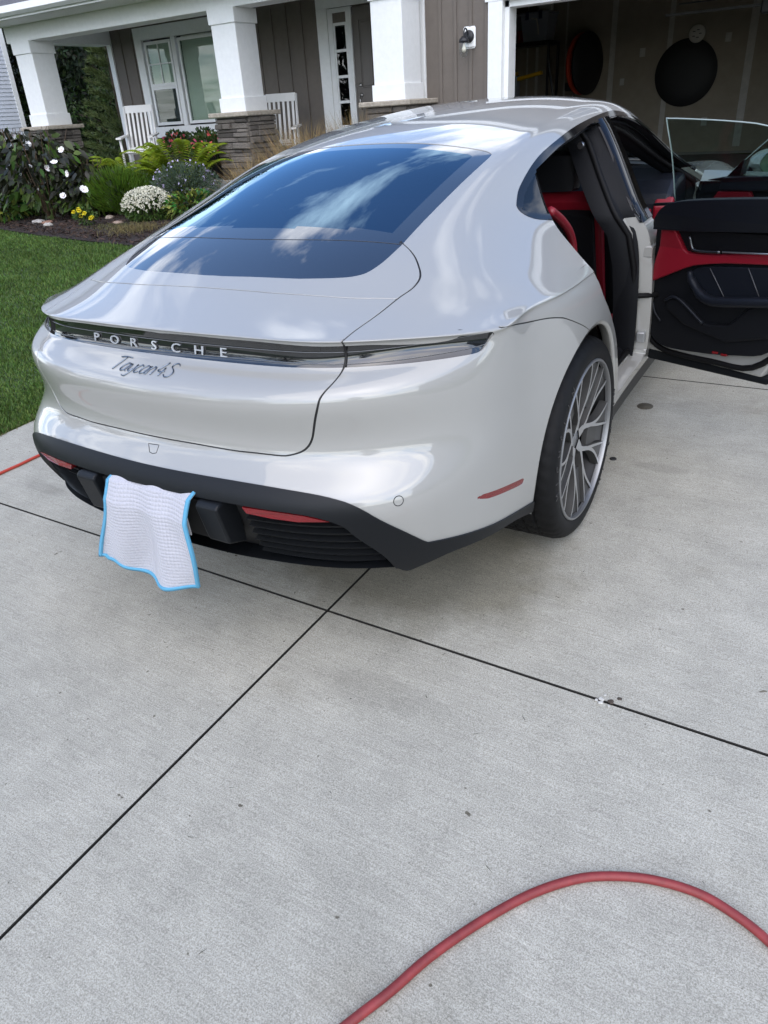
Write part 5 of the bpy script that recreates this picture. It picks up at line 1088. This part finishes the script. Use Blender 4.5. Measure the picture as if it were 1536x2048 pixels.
for i in range(10):                                          # mirror housing: rounded shell, flat glass to the rear
    t = i / 9; k = math.sqrt(max(0, 1 - (t * .97) ** 2.4)); R1.append([(-.255 + .12 * t, -.17 + .115 * k * math.cos(q) * (1.0 + .12 * math.cos(q)), .965 + .060 * k * math.sin(q)) for q in np.linspace(0, 2 * PI, 25)])
mv.grid(R1).build('mirror_housing', PAINT, fd, smooth=True)
MB().add([(-.252, -.17 + .108 * math.cos(q) * (1 + .12 * math.cos(q)), .965 + .054 * math.sin(q)) for q in np.linspace(0, 2 * PI, 24, endpoint=False)], [tuple(range(24))]).build('mirror_glass', mat('mirror', (.75, .8, .85), .02, metal=1), fd)
bar([(-.18, -.02, .905), (-.19, -.10, .925), (-.17, -.14, .94)], .018, 'mirror_stalk', BGLOSS, fd)
# hinges and door stays
STEEL = mat('zinc_steel', (.45, .46, .46), .35, metal=.7)
for z in (.80, .44):
    MB().bevbox((.885, -.905, z - .022), (.995, -.868, z + .022), .004).build('door_hinge', PAINT if z > .6 else STEEL, body)
    MB().lathe([(0, -.03), (.011, -.03), (.011, .03), (0, .03)], 12, 'z', (.985, -.912, z)).build('hinge_pin', STEEL, body)
MB().tube([(.86, -.84, .625), (.90, -.90, .62), (.97, -.965, .615)], .011, 8).build('door_stay', RUBBER, body, smooth=True)
MB().tube([(.93, -.865, .78), (.95, -.89, .70), (.965, -.905, .64)], .012, 8).build('cable_boot', RUBBER, body, smooth=True)
# cabin
MB().box((-.45, -.80, .235), (2.3, .80, .29)).build('cabin_floor', mat('carpet', (.012, .012, .013), .9), car)
def seat(x, y, rear=False):
    s_ = empty('seat', parent=car); s_.location = (x, y, 0)
    w_ = .25 if not rear else .27
    def pad(name, pts, hw, m, r=.05):
        rows = []
        for yy, k in ((-hw, .86), (-hw * .93, .97), (-hw * .6, .98), (0, .97), (hw * .6, .98), (hw * .93, .97), (hw, .86)):
            c = np.mean(pts, 0); rows.append([(c[0] + (p[0] - c[0]) * k, yy, c[1] + (p[1] - c[1]) * k) for p in pts] + [(c[0] + (pts[0][0] - c[0]) * k, yy, c[1] + (pts[0][1] - c[1]) * k)])
        mb = MB(); mb.grid(rows); n = len(pts) + 1
        for q in (0, 6): mb.f.append(tuple(q * n + i for i in range(n - 1))); mb.mi.append(0)
        return mb.build(name, m, s_, smooth=True, auto=50)
    pad('cushion', [(.02, .30), (.50, .34), (.54, .42), (.50, .47), (.05, .43)], w_, REDL)
    pad('backrest', [(-.02, .36), (.10, .40), (.02, .70), (-.12, 1.0), (-.20, 1.02), (-.23, .98), (-.12, .60)], w_, REDL if not rear else REDL)
    pad('seat_back_shell', [(-.06, .36), (-.03, .40), (-.14, .68), (-.225, .95), (-.25, .93), (-.17, .60)], w_ * .9, BTRIM)
    pad('headrest', [(-.15, 1.01), (-.13, 1.10), (-.17, 1.17), (-.24, 1.16), (-.25, 1.02)], w_ * .55, REDL if rear else BTRIM)
    for sg in (-1, 1):
        MB().tube([(.02, sg * w_, .45), (-.02, sg * (w_ + .01), .62), (-.08, sg * w_, .82), (-.15, sg * (w_ - .05), .96)], [.05, .06, .055, .035], 10).build('bolster', REDL if sg * y < 0 or rear else BTRIM, s_, smooth=True)
    return s_
seat(1.22, -.40); seat(1.22, .40); seat(.12, -.37, True); seat(.12, .37, True)
MB().prism([(1.75, .55), (1.78, .86), (1.90, .925), (2.15, .95), (2.42, .93), (2.42, .5), (1.95, .45)], -.78, .78, lambda a, b, h: (a, h, b)).build('dashboard', BTRIM2, car, bevel=.03)
MB().prism([(1.76, .60), (1.745, .82), (1.80, .865), (1.85, .80), (1.86, .62)], -.79, -.70, lambda a, b, h: (a, h, b)).build('dash_end', REDL, car, bevel=.012)
MB().prism([(1.745, .72), (1.74, .80), (1.78, .81), (1.78, .72)], -.69, .3, lambda a, b, h: (a, h, b)).build('dash_strip', REDL, car, bevel=.008)
MB().prism([(.7, .30), (.7, .56), (1.3, .60), (1.75, .66), (1.75, .30)], -.12, .12, lambda a, b, h: (a, h, b)).build('center_console', BTRIM, car, bevel=.02)
MB().tube([(1.62 + .06 * math.sin(q), .40 + .175 * math.cos(q), .84 + .165 * math.sin(q)) for q in np.linspace(0, 2 * PI, 36, endpoint=False)], .015, 8, closed=True).build('steering_wheel', BTRIM, car, smooth=True)
MB().box((-.50, -.58, .88), (-.06, .58, .90)).build('parcel_shelf', BTRIM, car)
slabL = MB().prism([(.25, .70), (.30, .80), (2.0, .84), (2.05, .72), (1.2, .66), (.5, .64)], .795, .835, lambda a, b, h: (a, h, b)).build('left_door_trim', REDL, car, bevel=.008)
MB().tube(spline([(.24, -.70, 1.075), (.275, -.70, 1.06), (.36, -.70, 1.02), (.47, -.695, .955), (.53, -.69, .88), (.55, -.68, .74)], 4), .016, 8).build('rear_bolster', REDL, car, smooth=True)
# ------------------------------------------------------------------ towel hung over the plate, in the car's frame
def towel():
    nu, nv = 46, 56; rows = []
    for j in range(nv + 1):
        v = j / nv; zt = .603; r = []
        for i in range(nu + 1):
            u = i / nu
            yl = .142 + .085 * v - .012 * math.sin(v * 5); yr = -.205 + .045 * v + .01 * math.sin(v * 6 + 1)
            bot = .300 - .012 * math.sin(PI * u) ** 2 * 0 + (-.03 * math.exp(-((u - .62) / .22) ** 2)) + .006 * math.cos(u * 9) + (.012 if u < .05 else 0)
            z = zt + (bot - zt) * v; y = yl + (yr - yl) * u
            fold = .016 * v * math.sin(u * 8.5 + 1.5 * v) + .004 * math.sin(u * 19 + 4 * v) * v * v + .009 * math.sin(u * 15 - 3 * v) * (.4 + v) + .008 * math.exp(-((u - .52 - .35 * v) / .12) ** 2) * min(1, v * 1.6)
            z += .006 * math.sin(u * 14) * (1 - v) * .6
            x = -1.138 - .030 * min(1, v * 4) - .012 * v + fold * -1 + (.03 * max(0, .05 - v) / .05)
            r.append((x, y, z))
        rows.append(r)
    return rows
tw = empty('towel'); tw.matrix_world = CARM; tag(tw, 'white waffle towel with light blue border hanging over the rear plate', 'towel')
WAF = mat('waffle_cotton', (.44, .44, .48), .95, sheen=.3)
t = WAF.node_tree; b_ = t.nodes['Principled BSDF']; tcn = t.nodes['Texture Coordinate']
vo = t.nodes.new('ShaderNodeTexVoronoi'); vo.inputs['Scale'].default_value = 92; vo.inputs['Randomness'].default_value = .1; mpn = t.nodes.new('ShaderNodeMapping'); mpn.inputs['Scale'].default_value = (.01, 1, 1)
t.links.new(tcn.outputs['Object'], mpn.inputs[0]); t.links.new(mpn.outputs[0], vo.inputs['Vector']); bpn = t.nodes.new('ShaderNodeBump'); bpn.inputs['Strength'].default_value = .9; bpn.inputs['Distance'].default_value = .0055; bpn.invert = True
t.links.new(vo.outputs['Distance'], bpn.inputs['Height']); t.links.new(bpn.outputs[0], b_.inputs['Normal'])
TR = towel(); fabric = MB().grid(TR).build('towel_cloth', WAF, tw, smooth=True); fabric.modifiers.new('s', 'SOLIDIFY').thickness = .003
BLUEB = mat('towel_blue_binding', (.10, .33, .50), .9, bump=(500, .4, .002))
edge = [r[0] for r in TR] + TR[-1][1:] + [r[-1] for r in TR[::-1]][1:]
mb = MB(); n = len(edge); rows = []
cenT = np.mean(np.array(TR).reshape(-1, 3), 0)
for i, p in enumerate(edge):
    a = np.array(edge[max(i - 1, 0)]); c = np.array(edge[min(i + 1, n - 1)]); tg = (c - a)[1:]; tg = tg / (np.linalg.norm(tg) + 1e-9); nr = np.array([-tg[1], tg[0]]); nr = nr if nr @ (cenT[1:] - np.array(p)[1:]) > 0 else -nr
    p = np.array(p); rows.append([(p[0] + .003, p[1] + nr[0] * .009, p[2] + nr[1] * .009), (p[0] - .0055, p[1] + nr[0] * .0095, p[2] + nr[1] * .0095), (p[0] - .0065, p[1] + nr[0] * .006, p[2] + nr[1] * .006), (p[0] - .004, p[1] - nr[0] * .002, p[2] - nr[1] * .002), (p[0] + .004, p[1], p[2])])
mb.grid(rows).build('towel_binding', BLUEB, tw, smooth=True)
# ------------------------------------------------------------------ plants
STEMM = mat('plant_stem', (.09, .06, .035), .8); BARK = mat('bark', (.07, .055, .042), .9, noise=(12, .4), bump=(30, .8, .02))
def blob_points(n, r, h, z0, shell=.45):
    d = unit(n); k = shell + (1 - shell) * rng.random(n) ** .5; return np.stack([d[:, 0] * r * k, d[:, 1] * r * k, z0 + h / 2 + d[:, 2] * h / 2 * k], 1), d
def plant(name, x, y, label, cat='plant', z=None, group=None):
    e = empty(name, (x, y, bedz(x, y) if z is None else z)); tag(e, label, cat, group); return e
def petal_flower(size, n, m, mc=None, cup=.5, w_=.8):
    """one open flower facing +z"""
    mb = MB()
    for k in range(n):
        q = 2 * PI * k / n; c, s = math.cos(q), math.sin(q); t_ = (-s, c); L_ = size
        vs = []
        for (r, w, h) in ((.08, .15, 0), (.55, w_ * .5, cup * .35), (1.0, w_ * .38, cup * .45 + .1 * random.random())):
            for sg in (-1, 1): vs.append((L_ * (r * c + sg * w * t_[0]), L_ * (r * s + sg * w * t_[1]), L_ * h))
        mb.add(vs, [(0, 1, 3, 2), (2, 3, 5, 4)])
    if mc: mb.tube([(0, 0, 0), (0, 0, size * .6)], size * .07, 5, mi=1)
    return mb.mesh('flower', [m] + ([mc] if mc else []), True, fix=False)
HIBL = [leafmat('hibiscus_leaf_dark', (.020, .022, .012), .5, .03, .35), leafmat('hibiscus_leaf_green', (.060, .100, .020), .45, .03, .4)]
WPET = mat('white_petal', (.82, .80, .78), .6); PINKC = mat('pink_throat', (.45, .12, .2), .6); hibf = petal_flower(.050, 5, WPET, PINKC, 1.3, 1.0)
HIB = [(-10.35, 5.65, .85, 1.2, 'leftmost hibiscus bush with dark leaves at the photo edge', [(-.35, -.45, .50), (.9, -.55, 1.16)]),
       (-9.30, 5.30, .80, 1.15, 'large dark leaved hibiscus bush with white flowers before the pier', [(.62, -.32, .72), (.40, -.30, 1.05), (.28, -.30, .76), (.86, -.34, .78), (1.05, -.30, .94), (.85, -.32, .34)]),
       (-8.55, 5.55, .50, .75, 'small hibiscus bush with white buds nearest the porch slab', [(.28, -.52, .64), (.5, -.5, .42)])]
for x, y, r, h, lbl, fl in HIB:
    p = plant('hibiscus_bush', x, y, lbl, 'bush', group='hibiscus bushes in the bed'); n = int(900 * r / .8); C, d = blob_points(n, r, h * 1.05, .02, .25); C[:, 2] = np.maximum(C[:, 2], .03)
    D = np.stack([d[:, 0], d[:, 1], np.full(n, -.25) + rng.normal(0, .35, n)], 1); mi = (rng.random(n) < .25 + .45 * (C[:, 2] < h * .42)).astype(int)
    leaves_mesh('foliage', C, D, unit(n), .10 + .07 * rng.random(n), .055 + .035 * rng.random(n), HIBL, p, bend=.35, fold=.25, seg=3, mi=mi)
    for k in range(12):
        q = rng.random() * 6.28; rr = r * .75 * rng.random(); MB().tube([(0.05 * math.cos(q), .05 * math.sin(q), 0), (rr * .6 * math.cos(q), rr * .6 * math.sin(q), h * .6), (rr * math.cos(q), rr * math.sin(q), h * 1.05)], [.010, .007, .004], 5).build('stem', STEMM, p)
    for fx, fy, fz in fl: share('flower', hibf, p, (fx, fy, fz), (rng.normal(1.0, .5), rng.normal(0, .6), rng.normal(.5, .9)), (.8 + .4 * rng.random(), .8 + .4 * rng.random(), 1.0))
# ferns
FERN = leafmat('fern_frond', (.215, .290, .020), .3, .02, .5, .35)
def fern(name, x, y, r, h, lbl, nfr=38, m=FERN, up=1.0):
    p = plant(name, x, y, lbl, 'fern' if 'fern' in name else 'bush'); C = []; D = []; U = []; L_ = []
    for k in range(nfr):
        q = 2 * PI * k / nfr + rng.normal(0, .2); rr = r * (.65 + .45 * rng.random()); hh = h * (.7 + .4 * rng.random())
        for s in np.linspace(.12, 1, 26):
            px, pz = rr * s, hh * (1.55 * s - .95 * s * s * up) / .63 * .9
            for sg in (-1, 1):
                C.append((px * math.cos(q), px * math.sin(q), max(pz, .02))); D.append((-sg * math.sin(q) + .45 * math.cos(q), sg * math.cos(q) + .45 * math.sin(q), .05 - .25 * s)); U.append((math.cos(q), math.sin(q), .3)); L_.append(.105 * math.sin(PI * min(1, s * .85 + .12)) + .012)
    leaves_mesh('foliage', np.array(C), np.array(D), np.array(U), np.array(L_), .036, [m], p, bend=.2, seg=2); return p
fern('fern', -8.35, 6.30, .66, .86, 'bright green fern left of a taller yellow green one by the porch'); fern('fern', -7.45, 6.40, .78, .98, 'tall yellow green fern with arching fronds below the porch window', 46)
for x, y, r_, h_, l in ((-8.9, 6.15, .34, .42, 'leafy green filler plant beside the red boulder'), (-6.45, 5.55, .38, .36, 'low leafy green plant between the sage and the car'), (-9.95, 4.98, .40, .38, 'low broad leaved plant under the leftmost hibiscus')):
    p = plant('leafy_perennial', x, y, l, 'plant', group='low perennials in the bed'); n = 700; C, d = blob_points(n, r_, h_, .0, .35); C[:, 2] = np.maximum(C[:, 2], .02); leaves_mesh('foliage', C, d + unit(n) * .5 + [0, 0, .2], unit(n), .07 + .04 * rng.random(n), .04, [leafmat('perennial_leaf', (.075, .125, .022), .45, .03, .5, .2)], p, seg=2, bend=.4)
# feathery evergreen shrub, sage, mums
EVG = leafmat('feathery_evergreen', (.085, .160, .016), .35, .02, .55, .2); p = plant('evergreen_shrub', -8.05, 5.70, 'low feathery green shrub between the mums and the porch slab', 'shrub'); n = 5200; C, d = blob_points(n, .52, .62, .02, .35)
leaves_mesh('foliage', C, d * [.8, .8, .5] + [0, 0, .75], unit(n), .06 + .05 * rng.random(n), .010, [EVG], p, bend=.05, seg=1)
SAGE = leafmat('sage_leaf', (.055, .085, .050), .4, .02, .6); p = plant('sage_plant', -6.95, 5.95, 'grey green sage with pale purple blooms behind the white mums', 'plant'); n = 3600; C, d = blob_points(n, .50, .66, .02, .2); leaves_mesh('foliage', C, d + [0, 0, .6], unit(n), .035 + .03 * rng.random(n), .012, [SAGE], p, bend=.1, seg=1)
n = 160; C, d = blob_points(n, .48, .66, .06, .75); C[:, 2] = np.maximum(C[:, 2], .3); leaves_mesh('blooms', C, unit(n), unit(n), .035, .030, [leafmat('pale_purple', (.42, .38, .55), .2, .02)], p, bend=.1, seg=1)['kind'] = 'stuff'
MUML = leafmat('mum_leaf', (.045, .085, .014), .35, .02); p = plant('white_mums', -7.12, 5.35, 'rounded clump of white chrysanthemums at the front of the bed', 'flowers'); n = 2400; C, d = blob_points(n, .35, .46, -.06, .5); C[:, 2] = np.maximum(C[:, 2], .01); leaves_mesh('foliage', C, d + unit(n) * .5, unit(n), .04 + .02 * rng.random(n), .022, [MUML], p, seg=2)
n = 1500; d = unit(n); d[:, 2] = np.abs(d[:, 2]) * 1.1 - .10; d /= np.linalg.norm(d, axis=1)[:, None]; keep = (d[:, 2] > .12) | (rng.random(n) < .25); d = d[keep]; n = len(d); C = np.stack([d[:, 0] * .36, d[:, 1] * .36, .17 + d[:, 2] * .25], 1) * (.95 + .08 * rng.random((n, 1)))
CC = np.repeat(C, 5, 0); DD = np.repeat(d, 5, 0) * .5 + unit(n * 5); leaves_mesh('flowers', CC, DD, unit(n * 5), .022, .016, [leafmat('mum_petal', (.72, .70, .58), .12, .01)], p, bend=0, seg=1)['kind'] = 'stuff'
p = plant('yellow_flower', -7.75, 4.75, 'small plant with yellow pompom flowers at the bed edge', 'flowers'); n = 260; C, d = blob_points(n, .15, .26, .0, .2); leaves_mesh('foliage', C, d + [0, 0, .4], unit(n), .04, .018, [MUML], p, seg=2)
ym = MB(); [ym.add([(0, 0, 0), tuple(a * .02 + np.array([0, .0, 0])), tuple((a + b * .5) * .02), tuple(b * .018)], [(0, 1, 2, 3)]) for a, b in zip(unit(60) * [1, 1, .8], unit(60))]
yme = ym.mesh('flower', [leafmat('yellow_petal', (.75, .62, .04), .15, .02)], fix=False)
for k in range(8): share('flower', yme, p, (rng.normal(0, .10), rng.normal(-.05, .05), .10 + .17 * rng.random()), scale=(1.4,) * 3)
# low dry tufts
TUFT = leafmat('dry_tuft', (.13, .105, .04), .4, .02, .7)
def tuft(name, x, y, n, r, h, lbl, m, bend=.5, z=None, w_=.004):
    p = plant(name, x, y, lbl, 'grass', z); C = np.stack([rng.normal(0, r * .35, n), rng.normal(0, r * .35, n), np.zeros(n)], 1); D = np.stack([rng.normal(0, .32, n), rng.normal(0, .32, n), np.ones(n)], 1)
    leaves_mesh('blades', C, D, unit(n), h * (.55 + .5 * rng.random(n)), w_, [m], p, bend=bend, seg=3)['kind'] = 'stuff'; return p
tuft('dry_grass_tuft', -6.45, 4.45, 700, .5, .22, 'low brown grass tuft at the bed edge nearest the car', TUFT); tuft('low_creeper', -7.15, 4.75, 600, .55, .12, 'sparse low creeping plant on the mulch below the mums', leafmat('creeper', (.10, .10, .03), .4, .02), .8)
ORN = leafmat('ornamental_grass', (.26, .185, .085), .4, .02, .7)
for x, y, n_, h_, lbl in ((-4.95, 6.25, 1500, 1.45, 'tall dry ornamental grass clump left of the front door'), (-4.15, 6.35, 1500, 1.55, 'tall dry ornamental grass clump before the column by the door'), (-5.5, 5.9, 900, 1.05, 'shorter dry ornamental grass clump beside the middle pier')):
    tuft('ornamental_grass', x, y, n_, .32, h_, lbl, ORN, .22, w_=.006)
# shrubs behind the slab, potted plants
BOX_ = leafmat('shrub_leaf', (.030, .060, .014), .4, .02)
for x, y, r, h, lbl in ((-9.75, 6.45, .50, .85, 'dark green rounded shrub with reddish tips beside the end pier'), (-12.7, 6.8, .7, 1.0, 'dark shrub left of the end pier')):
    p = plant('round_shrub', x, y, lbl, 'shrub'); n = 2200; C, d = blob_points(n, r, h, .0, .5); leaves_mesh('foliage', C, d + unit(n) * .6, unit(n), .05, .028, [BOX_], p, seg=2)
PINKF = leafmat('pink_petal', (.60, .10, .14), .3, .03)
for x, y, lbl, pot in ((-9.45, 8.35, 'dark pot of pink flowers under the window left of another pot', True), (-8.72, 8.30, 'dark pot with leafy plant nearest the middle column', False)):
    p = plant('potted_plant', x, y, lbl, 'plant', FL); MB().lathe([(0, 0), (.13, 0), (.18, .30), (.19, .32), (.17, .32), (.16, .28), (0, .28)], 24, 'z').build('pot', mat('dark_pot', (.02, .02, .022), .4), p, smooth=True, auto=40)
    n = 420; C, d = blob_points(n, .26, .42, .28, .3); leaves_mesh('foliage', C, d + [0, 0, .3], unit(n), .08, .045, [BOX_], p, seg=2)
    if pot: n = 70; C, d = blob_points(n, .27, .36, .32, .8); leaves_mesh('blooms', C, unit(n), unit(n), .05, .045, [PINKF], p, seg=1)['kind'] = 'stuff'
p = plant('potted_fern', -7.55, 7.25, 'trailing plant with pink blooms in a dark pot on the porch edge', 'plant', FL); MB().lathe([(0, 0), (.15, 0), (.2, .34), (.17, .34), (0, .3)], 24, 'z').build('pot', MATS['dark_pot'], p, smooth=True, auto=40); n = 500; C, d = blob_points(n, .33, .40, .25, .3); leaves_mesh('foliage', C, d, unit(n), .08, .04, [leafmat('trailing_leaf', (.05, .085, .02), .4, .03)], p, seg=2); n = 60; C, d = blob_points(n, .33, .40, .27, .85); leaves_mesh('blooms', C, unit(n), unit(n), .05, .045, [PINKF], p, seg=1)['kind'] = 'stuff'
# stones in the bed
def rock(x, y, r, c, lbl, fl=.6):
    bm = bmesh.new(); bmesh.ops.create_icosphere(bm, subdivisions=3, radius=1)
    for v in bm.verts: v.co *= 1 + .28 * mnoise.noise(v.co * 1.4 + Vector((x * 9, y * 7, 0))); v.co.z *= fl
    me = bpy.data.meshes.new('rock'); bm.to_mesh(me); bm.free(); me.materials.append(mat('rock_%d' % int(c[0] * 100), c, .85, noise=(4, .25), bump=(12, .5, .05))); me.polygons.foreach_set('use_smooth', [True] * len(me.polygons)); o = share('rock', me, None, (x, y, bedz(x, y) + r * .2), (0, 0, x), (r, r, r)); tag(o, lbl, 'rock')
rock(-9.15, 5.95, .20, (.20, .105, .075), 'large rounded reddish boulder by the porch slab'); rock(-9.0, 4.85, .09, (.50, .47, .44), 'pale flat stone at the bed edge left of the yellow flowers', .4); rock(-8.45, 4.62, .07, (.48, .45, .40), 'pale stone at the lawn edge nearest the yellow flowers', .5); rock(-8.72, 4.80, .08, (.30, .17, .12), 'reddish brown stone between two pale ones', .4); rock(-8.0, 5.35, .07, (.40, .33, .27), 'tan stone behind the yellow flowers', .5); rock(-7.35, 4.95, .07, (.38, .28, .22), 'tan flat stone in the mulch below the mums', .4)
# trees
LFD = [leafmat('tree_leaf_dark', (.006, .014, .004), .5, .03, .6), leafmat('tree_leaf_mid', (.020, .042, .009), .45, .03, .5)]
def tree(name, x, y, h, r, lbl, n=5000, trunk=.16, low=.12, leaf=.16, grp='trees behind the houses', cat='tree', z=None, mats=None, mid=.35):
    zb = (zground(x, y) if abs(x) < 100 else 0) if z is None else z; e = empty(name, (x, y, zb)); tag(e, lbl, cat, grp); mb = MB()
    mb.tube([(0, 0, -.1), (.05, .03, h * .3), (-.08, .05, h * .6), (0, 0, h * .9)], [trunk, trunk * .8, trunk * .5, .03], 9)
    cl = []
    for k in range(26):
        a = rng.random() * 6.28; t_ = low + (1 - low) * rng.random(); rr = r * math.sin(PI * min(1, .18 + .80 * (t_ - low) / (1 - low))) * (.55 + .45 * rng.random()); p = (rr * math.cos(a), rr * math.sin(a), h * t_); cl.append((p, r * (.28 + .22 * rng.random())))
        mb.tube([(0, 0, h * t_ * .7), (p[0] * .5, p[1] * .5, h * t_ * .88), p], [trunk * .3, trunk * .18, .015], 5)
    mb.build('trunk', BARK, e, smooth=True); Cs = []; ds = []
    for p, cr_ in cl:
        m_ = n // 26; d = unit(m_); k = rng.random(m_) ** .4; Cs.append(np.array(p) + d * (cr_ * k)[:, None] * [1, 1, .8]); ds.append(d)
    C = np.vstack(Cs); d = np.vstack(ds); nn = len(C); leaves_mesh('crown', C, d * .5 + unit(nn) - [0, 0, .2], unit(nn), leaf * (.7 + .6 * rng.random(nn)), leaf * .55, mats or LFD, e, bend=.2, seg=2, mi=(rng.random(nn) < mid).astype(int)); return e
TP = [(-18.8, 15.3, 6.5, 2.2), (-20.6, 16.0, 8, 2.4), (-22.6, 16.6, 7, 2.4), (-24.4, 18.0, 9, 2.8), (-21.5, 19.5, 9, 3.0), (-25.5, 21.0, 10, 3.2), (-28.0, 20.5, 10, 3.2), (-23.5, 23.0, 10, 3.3)]
TL = ['dark leafy tree close behind the porch end', 'dark tree between the end column and the pine', 'leafy tree seen just right of the end column', 'tall dark tree between the neighbor house and the end column', 'tall tree deep behind the porch', 'tall background tree behind the end column', 'background tree showing beside the neighbor house wall', 'farthest dark tree beside the neighbor house']
for (x, y, h, r), l in zip(TP, TL): tree('leafy_tree', x, y, h, r, l, 8000, low=.03, leaf=.16, mid=.2)
LP_ = [leafmat('lilac_a', (.016, .032, .008), .4, .02), leafmat('lilac_b', (.035, .07, .014), .4, .02)]
for x, y, h, r, l in ((-17.6, 14.0, 2.4, 1.2, 'dense dark bush behind the end pier'), (-19.4, 14.6, 2.6, 1.3, 'dense bush left of the young pine'), (-21.8, 15.0, 2.6, 1.3, 'bush between the neighbor house and the end pier')): tree('understory_bush', x, y, h, r, l, 3500, .05, .02, .12, 'bushes behind the porch', 'bush', mats=LP_, mid=.4)
n = 16000; wx = -44 + 26 * rng.random(n); wy = 25 + 4 * rng.random(n) + .15 * (-18 - wx) * 0; wz = .3 + 10.5 * rng.random(n) ** .9
tag(leaves_mesh('far_woods', np.stack([wx, wy, wz], 1), unit(n) - [0, 0, .3], unit(n), .45 + .3 * rng.random(n), .30, LFD, bend=.2, seg=2, mi=(rng.random(n) < .15).astype(int)), 'dark unbroken woods far behind the houses', 'woods', kind='stuff')
def pine(x, y, h, r, lbl):
    e = empty('young_pine', (x, y, zground(x, y))); tag(e, lbl, 'tree'); MB().tube([(0, 0, 0), (0, 0, h)], [.06, .01], 8).build('trunk', BARK, e); C = []; D = []
    for z in np.arange(.25, h, .24):
        rr = r * (1 - z / h) ** .8 + .06
        for k in range(9):
            a = rng.random() * 6.28
            for s in np.linspace(.25, 1, 7):
                b = np.array([rr * s * math.cos(a), rr * s * math.sin(a), z + .35 * rr * s]); m_ = 20; C.append(b + rng.normal(0, .03, (m_, 3))); D.append(unit(m_) + np.array([math.cos(a), math.sin(a), .8]))
    C = np.vstack(C); D = np.vstack(D); leaves_mesh('crown', C, D, unit(len(C)), .11, .012, [leafmat('pine_needle', (.075, .105, .030), .4, .02, .6)], e, bend=.05, seg=1)
pine(-14.6, 11.6, 3.5, .95, 'young yellow green pine between the end column and the house corner')
# trees across the street, mirrored in the paint and lamps
for x, y, h, r, l in ((-9, -21, 8, 3.4, 'leafy street tree behind the viewer on the left'), (-15.5, -19, 9, 3.6, 'second leafy street tree behind the viewer'), (-22, -15, 9, 3.6, 'leafy tree far left across the street'), (-16, -6, 6, 2.4, 'leafy lawn tree left of the driveway'), (12, -24, 8, 3.3, 'leafy street tree behind the viewer on the right'), (22, 9, 9, 3.5, 'leafy tree beside the grey gabled house')): tree('street_tree', x, y, h, r, l, 3500, .2, .25, .30, 'trees across the street', z=zground(x, max(y, -9)))
# ------------------------------------------------------------------ hoses, covers and litter on the driveway
HOSE = mat('red_rubber_hose', (.22, .028, .028), .5, noise=(25, .25), bump=(200, .2, .001))
def on_drive(P, r): return [(p[0], p[1], zdrive(p[0], p[1]) + r) for p in P]
hp_ = [(.93, -2.25), (1.03, -1.98), (1.105, -1.807), (1.141, -1.729), (1.178, -1.634), (1.236, -1.523), (1.304, -1.419), (1.376, -1.342), (1.439, -1.300), (1.515, -1.268), (1.603, -1.253), (1.673, -1.263), (1.747, -1.291), (1.85, -1.36), (2.0, -1.5), (2.3, -1.75)]
o = MB().tube(on_drive(spline(hp_, 6), .0098), .0098, 14).build('air_hose', HOSE, smooth=True); tag(o, 'red rubber hose curving across the nearest concrete slab', 'hose')
hq = [(-1.86, -1.6), (-1.81, -.9), (-1.799, -.623), (-1.788, -.516), (-1.782, -.396), (-1.75, -.1), (-1.6, .4), (-1.3, 1.0)]
o = MB().tube(on_drive(spline(hq, 6), .0075), .0075, 10).build('air_hose', mat('bright_red_hose', (.42, .05, .03), .45), smooth=True); tag(o, 'thin bright red hose running under the car at the left edge', 'hose')
def cover(x, y, r, lbl, c):
    o = MB().lathe([(0, .004), (r * .85, .004), (r, .002), (r, 0)], 28, 'z', (0, 0, 0)).build('drain_cover', mat('cover_%d' % int(r * 1000), c, .7, noise=(60, .3)), None, (x, y, zdrive(x, y) + .0005), (math.atan(.0528), -.009, 0), smooth=True, auto=40); tag(o, lbl, 'cover')
cover(.856, 1.181, .038, 'round brownish cover set in the concrete beside the sill', (.085, .075, .055)); cover(.877, .588, .015, 'small dark round plug in the concrete by the rear wheel', (.02, .02, .02))
for k in range(9):
    a = rng.normal(0, .02), rng.normal(0, .008); rr = .003 + .006 * rng.random()
    if k == 0: ch = empty('concrete_chips', (1.272, -.800, zdrive(1.272, -.8))); tag(ch, 'crumbled pale concrete chip at the joint', 'chips')
    MB().bevbox((-rr, -rr * .7, -.002), (rr, rr * .7, rr * .7), rr * .3).build('chip', mat('pale_chip', (.5, .49, .45), .9) if k % 3 else BARK, ch, (a[0] * 1.2, a[1] * 2, .001), (0, 0, rng.random() * 3))
n = 240; lx = -2 + 5 * rng.random(n); ly = -2.3 + 4.5 * rng.random(n); D = unit(n); D[:, 2] = .05
tag(leaves_mesh('driveway_litter', np.stack([lx, ly, zdrive(lx, ly) + .002], 1), D, unit(n) * [1, 1, .1], .008 + .014 * rng.random(n) ** 2, .0016 + .001 * rng.random(n), [leafmat('litter', (.05, .045, .03), .5, .02)], bend=0, seg=1), 'dry grass clippings and grit scattered on the concrete', 'litter', kind='stuff')
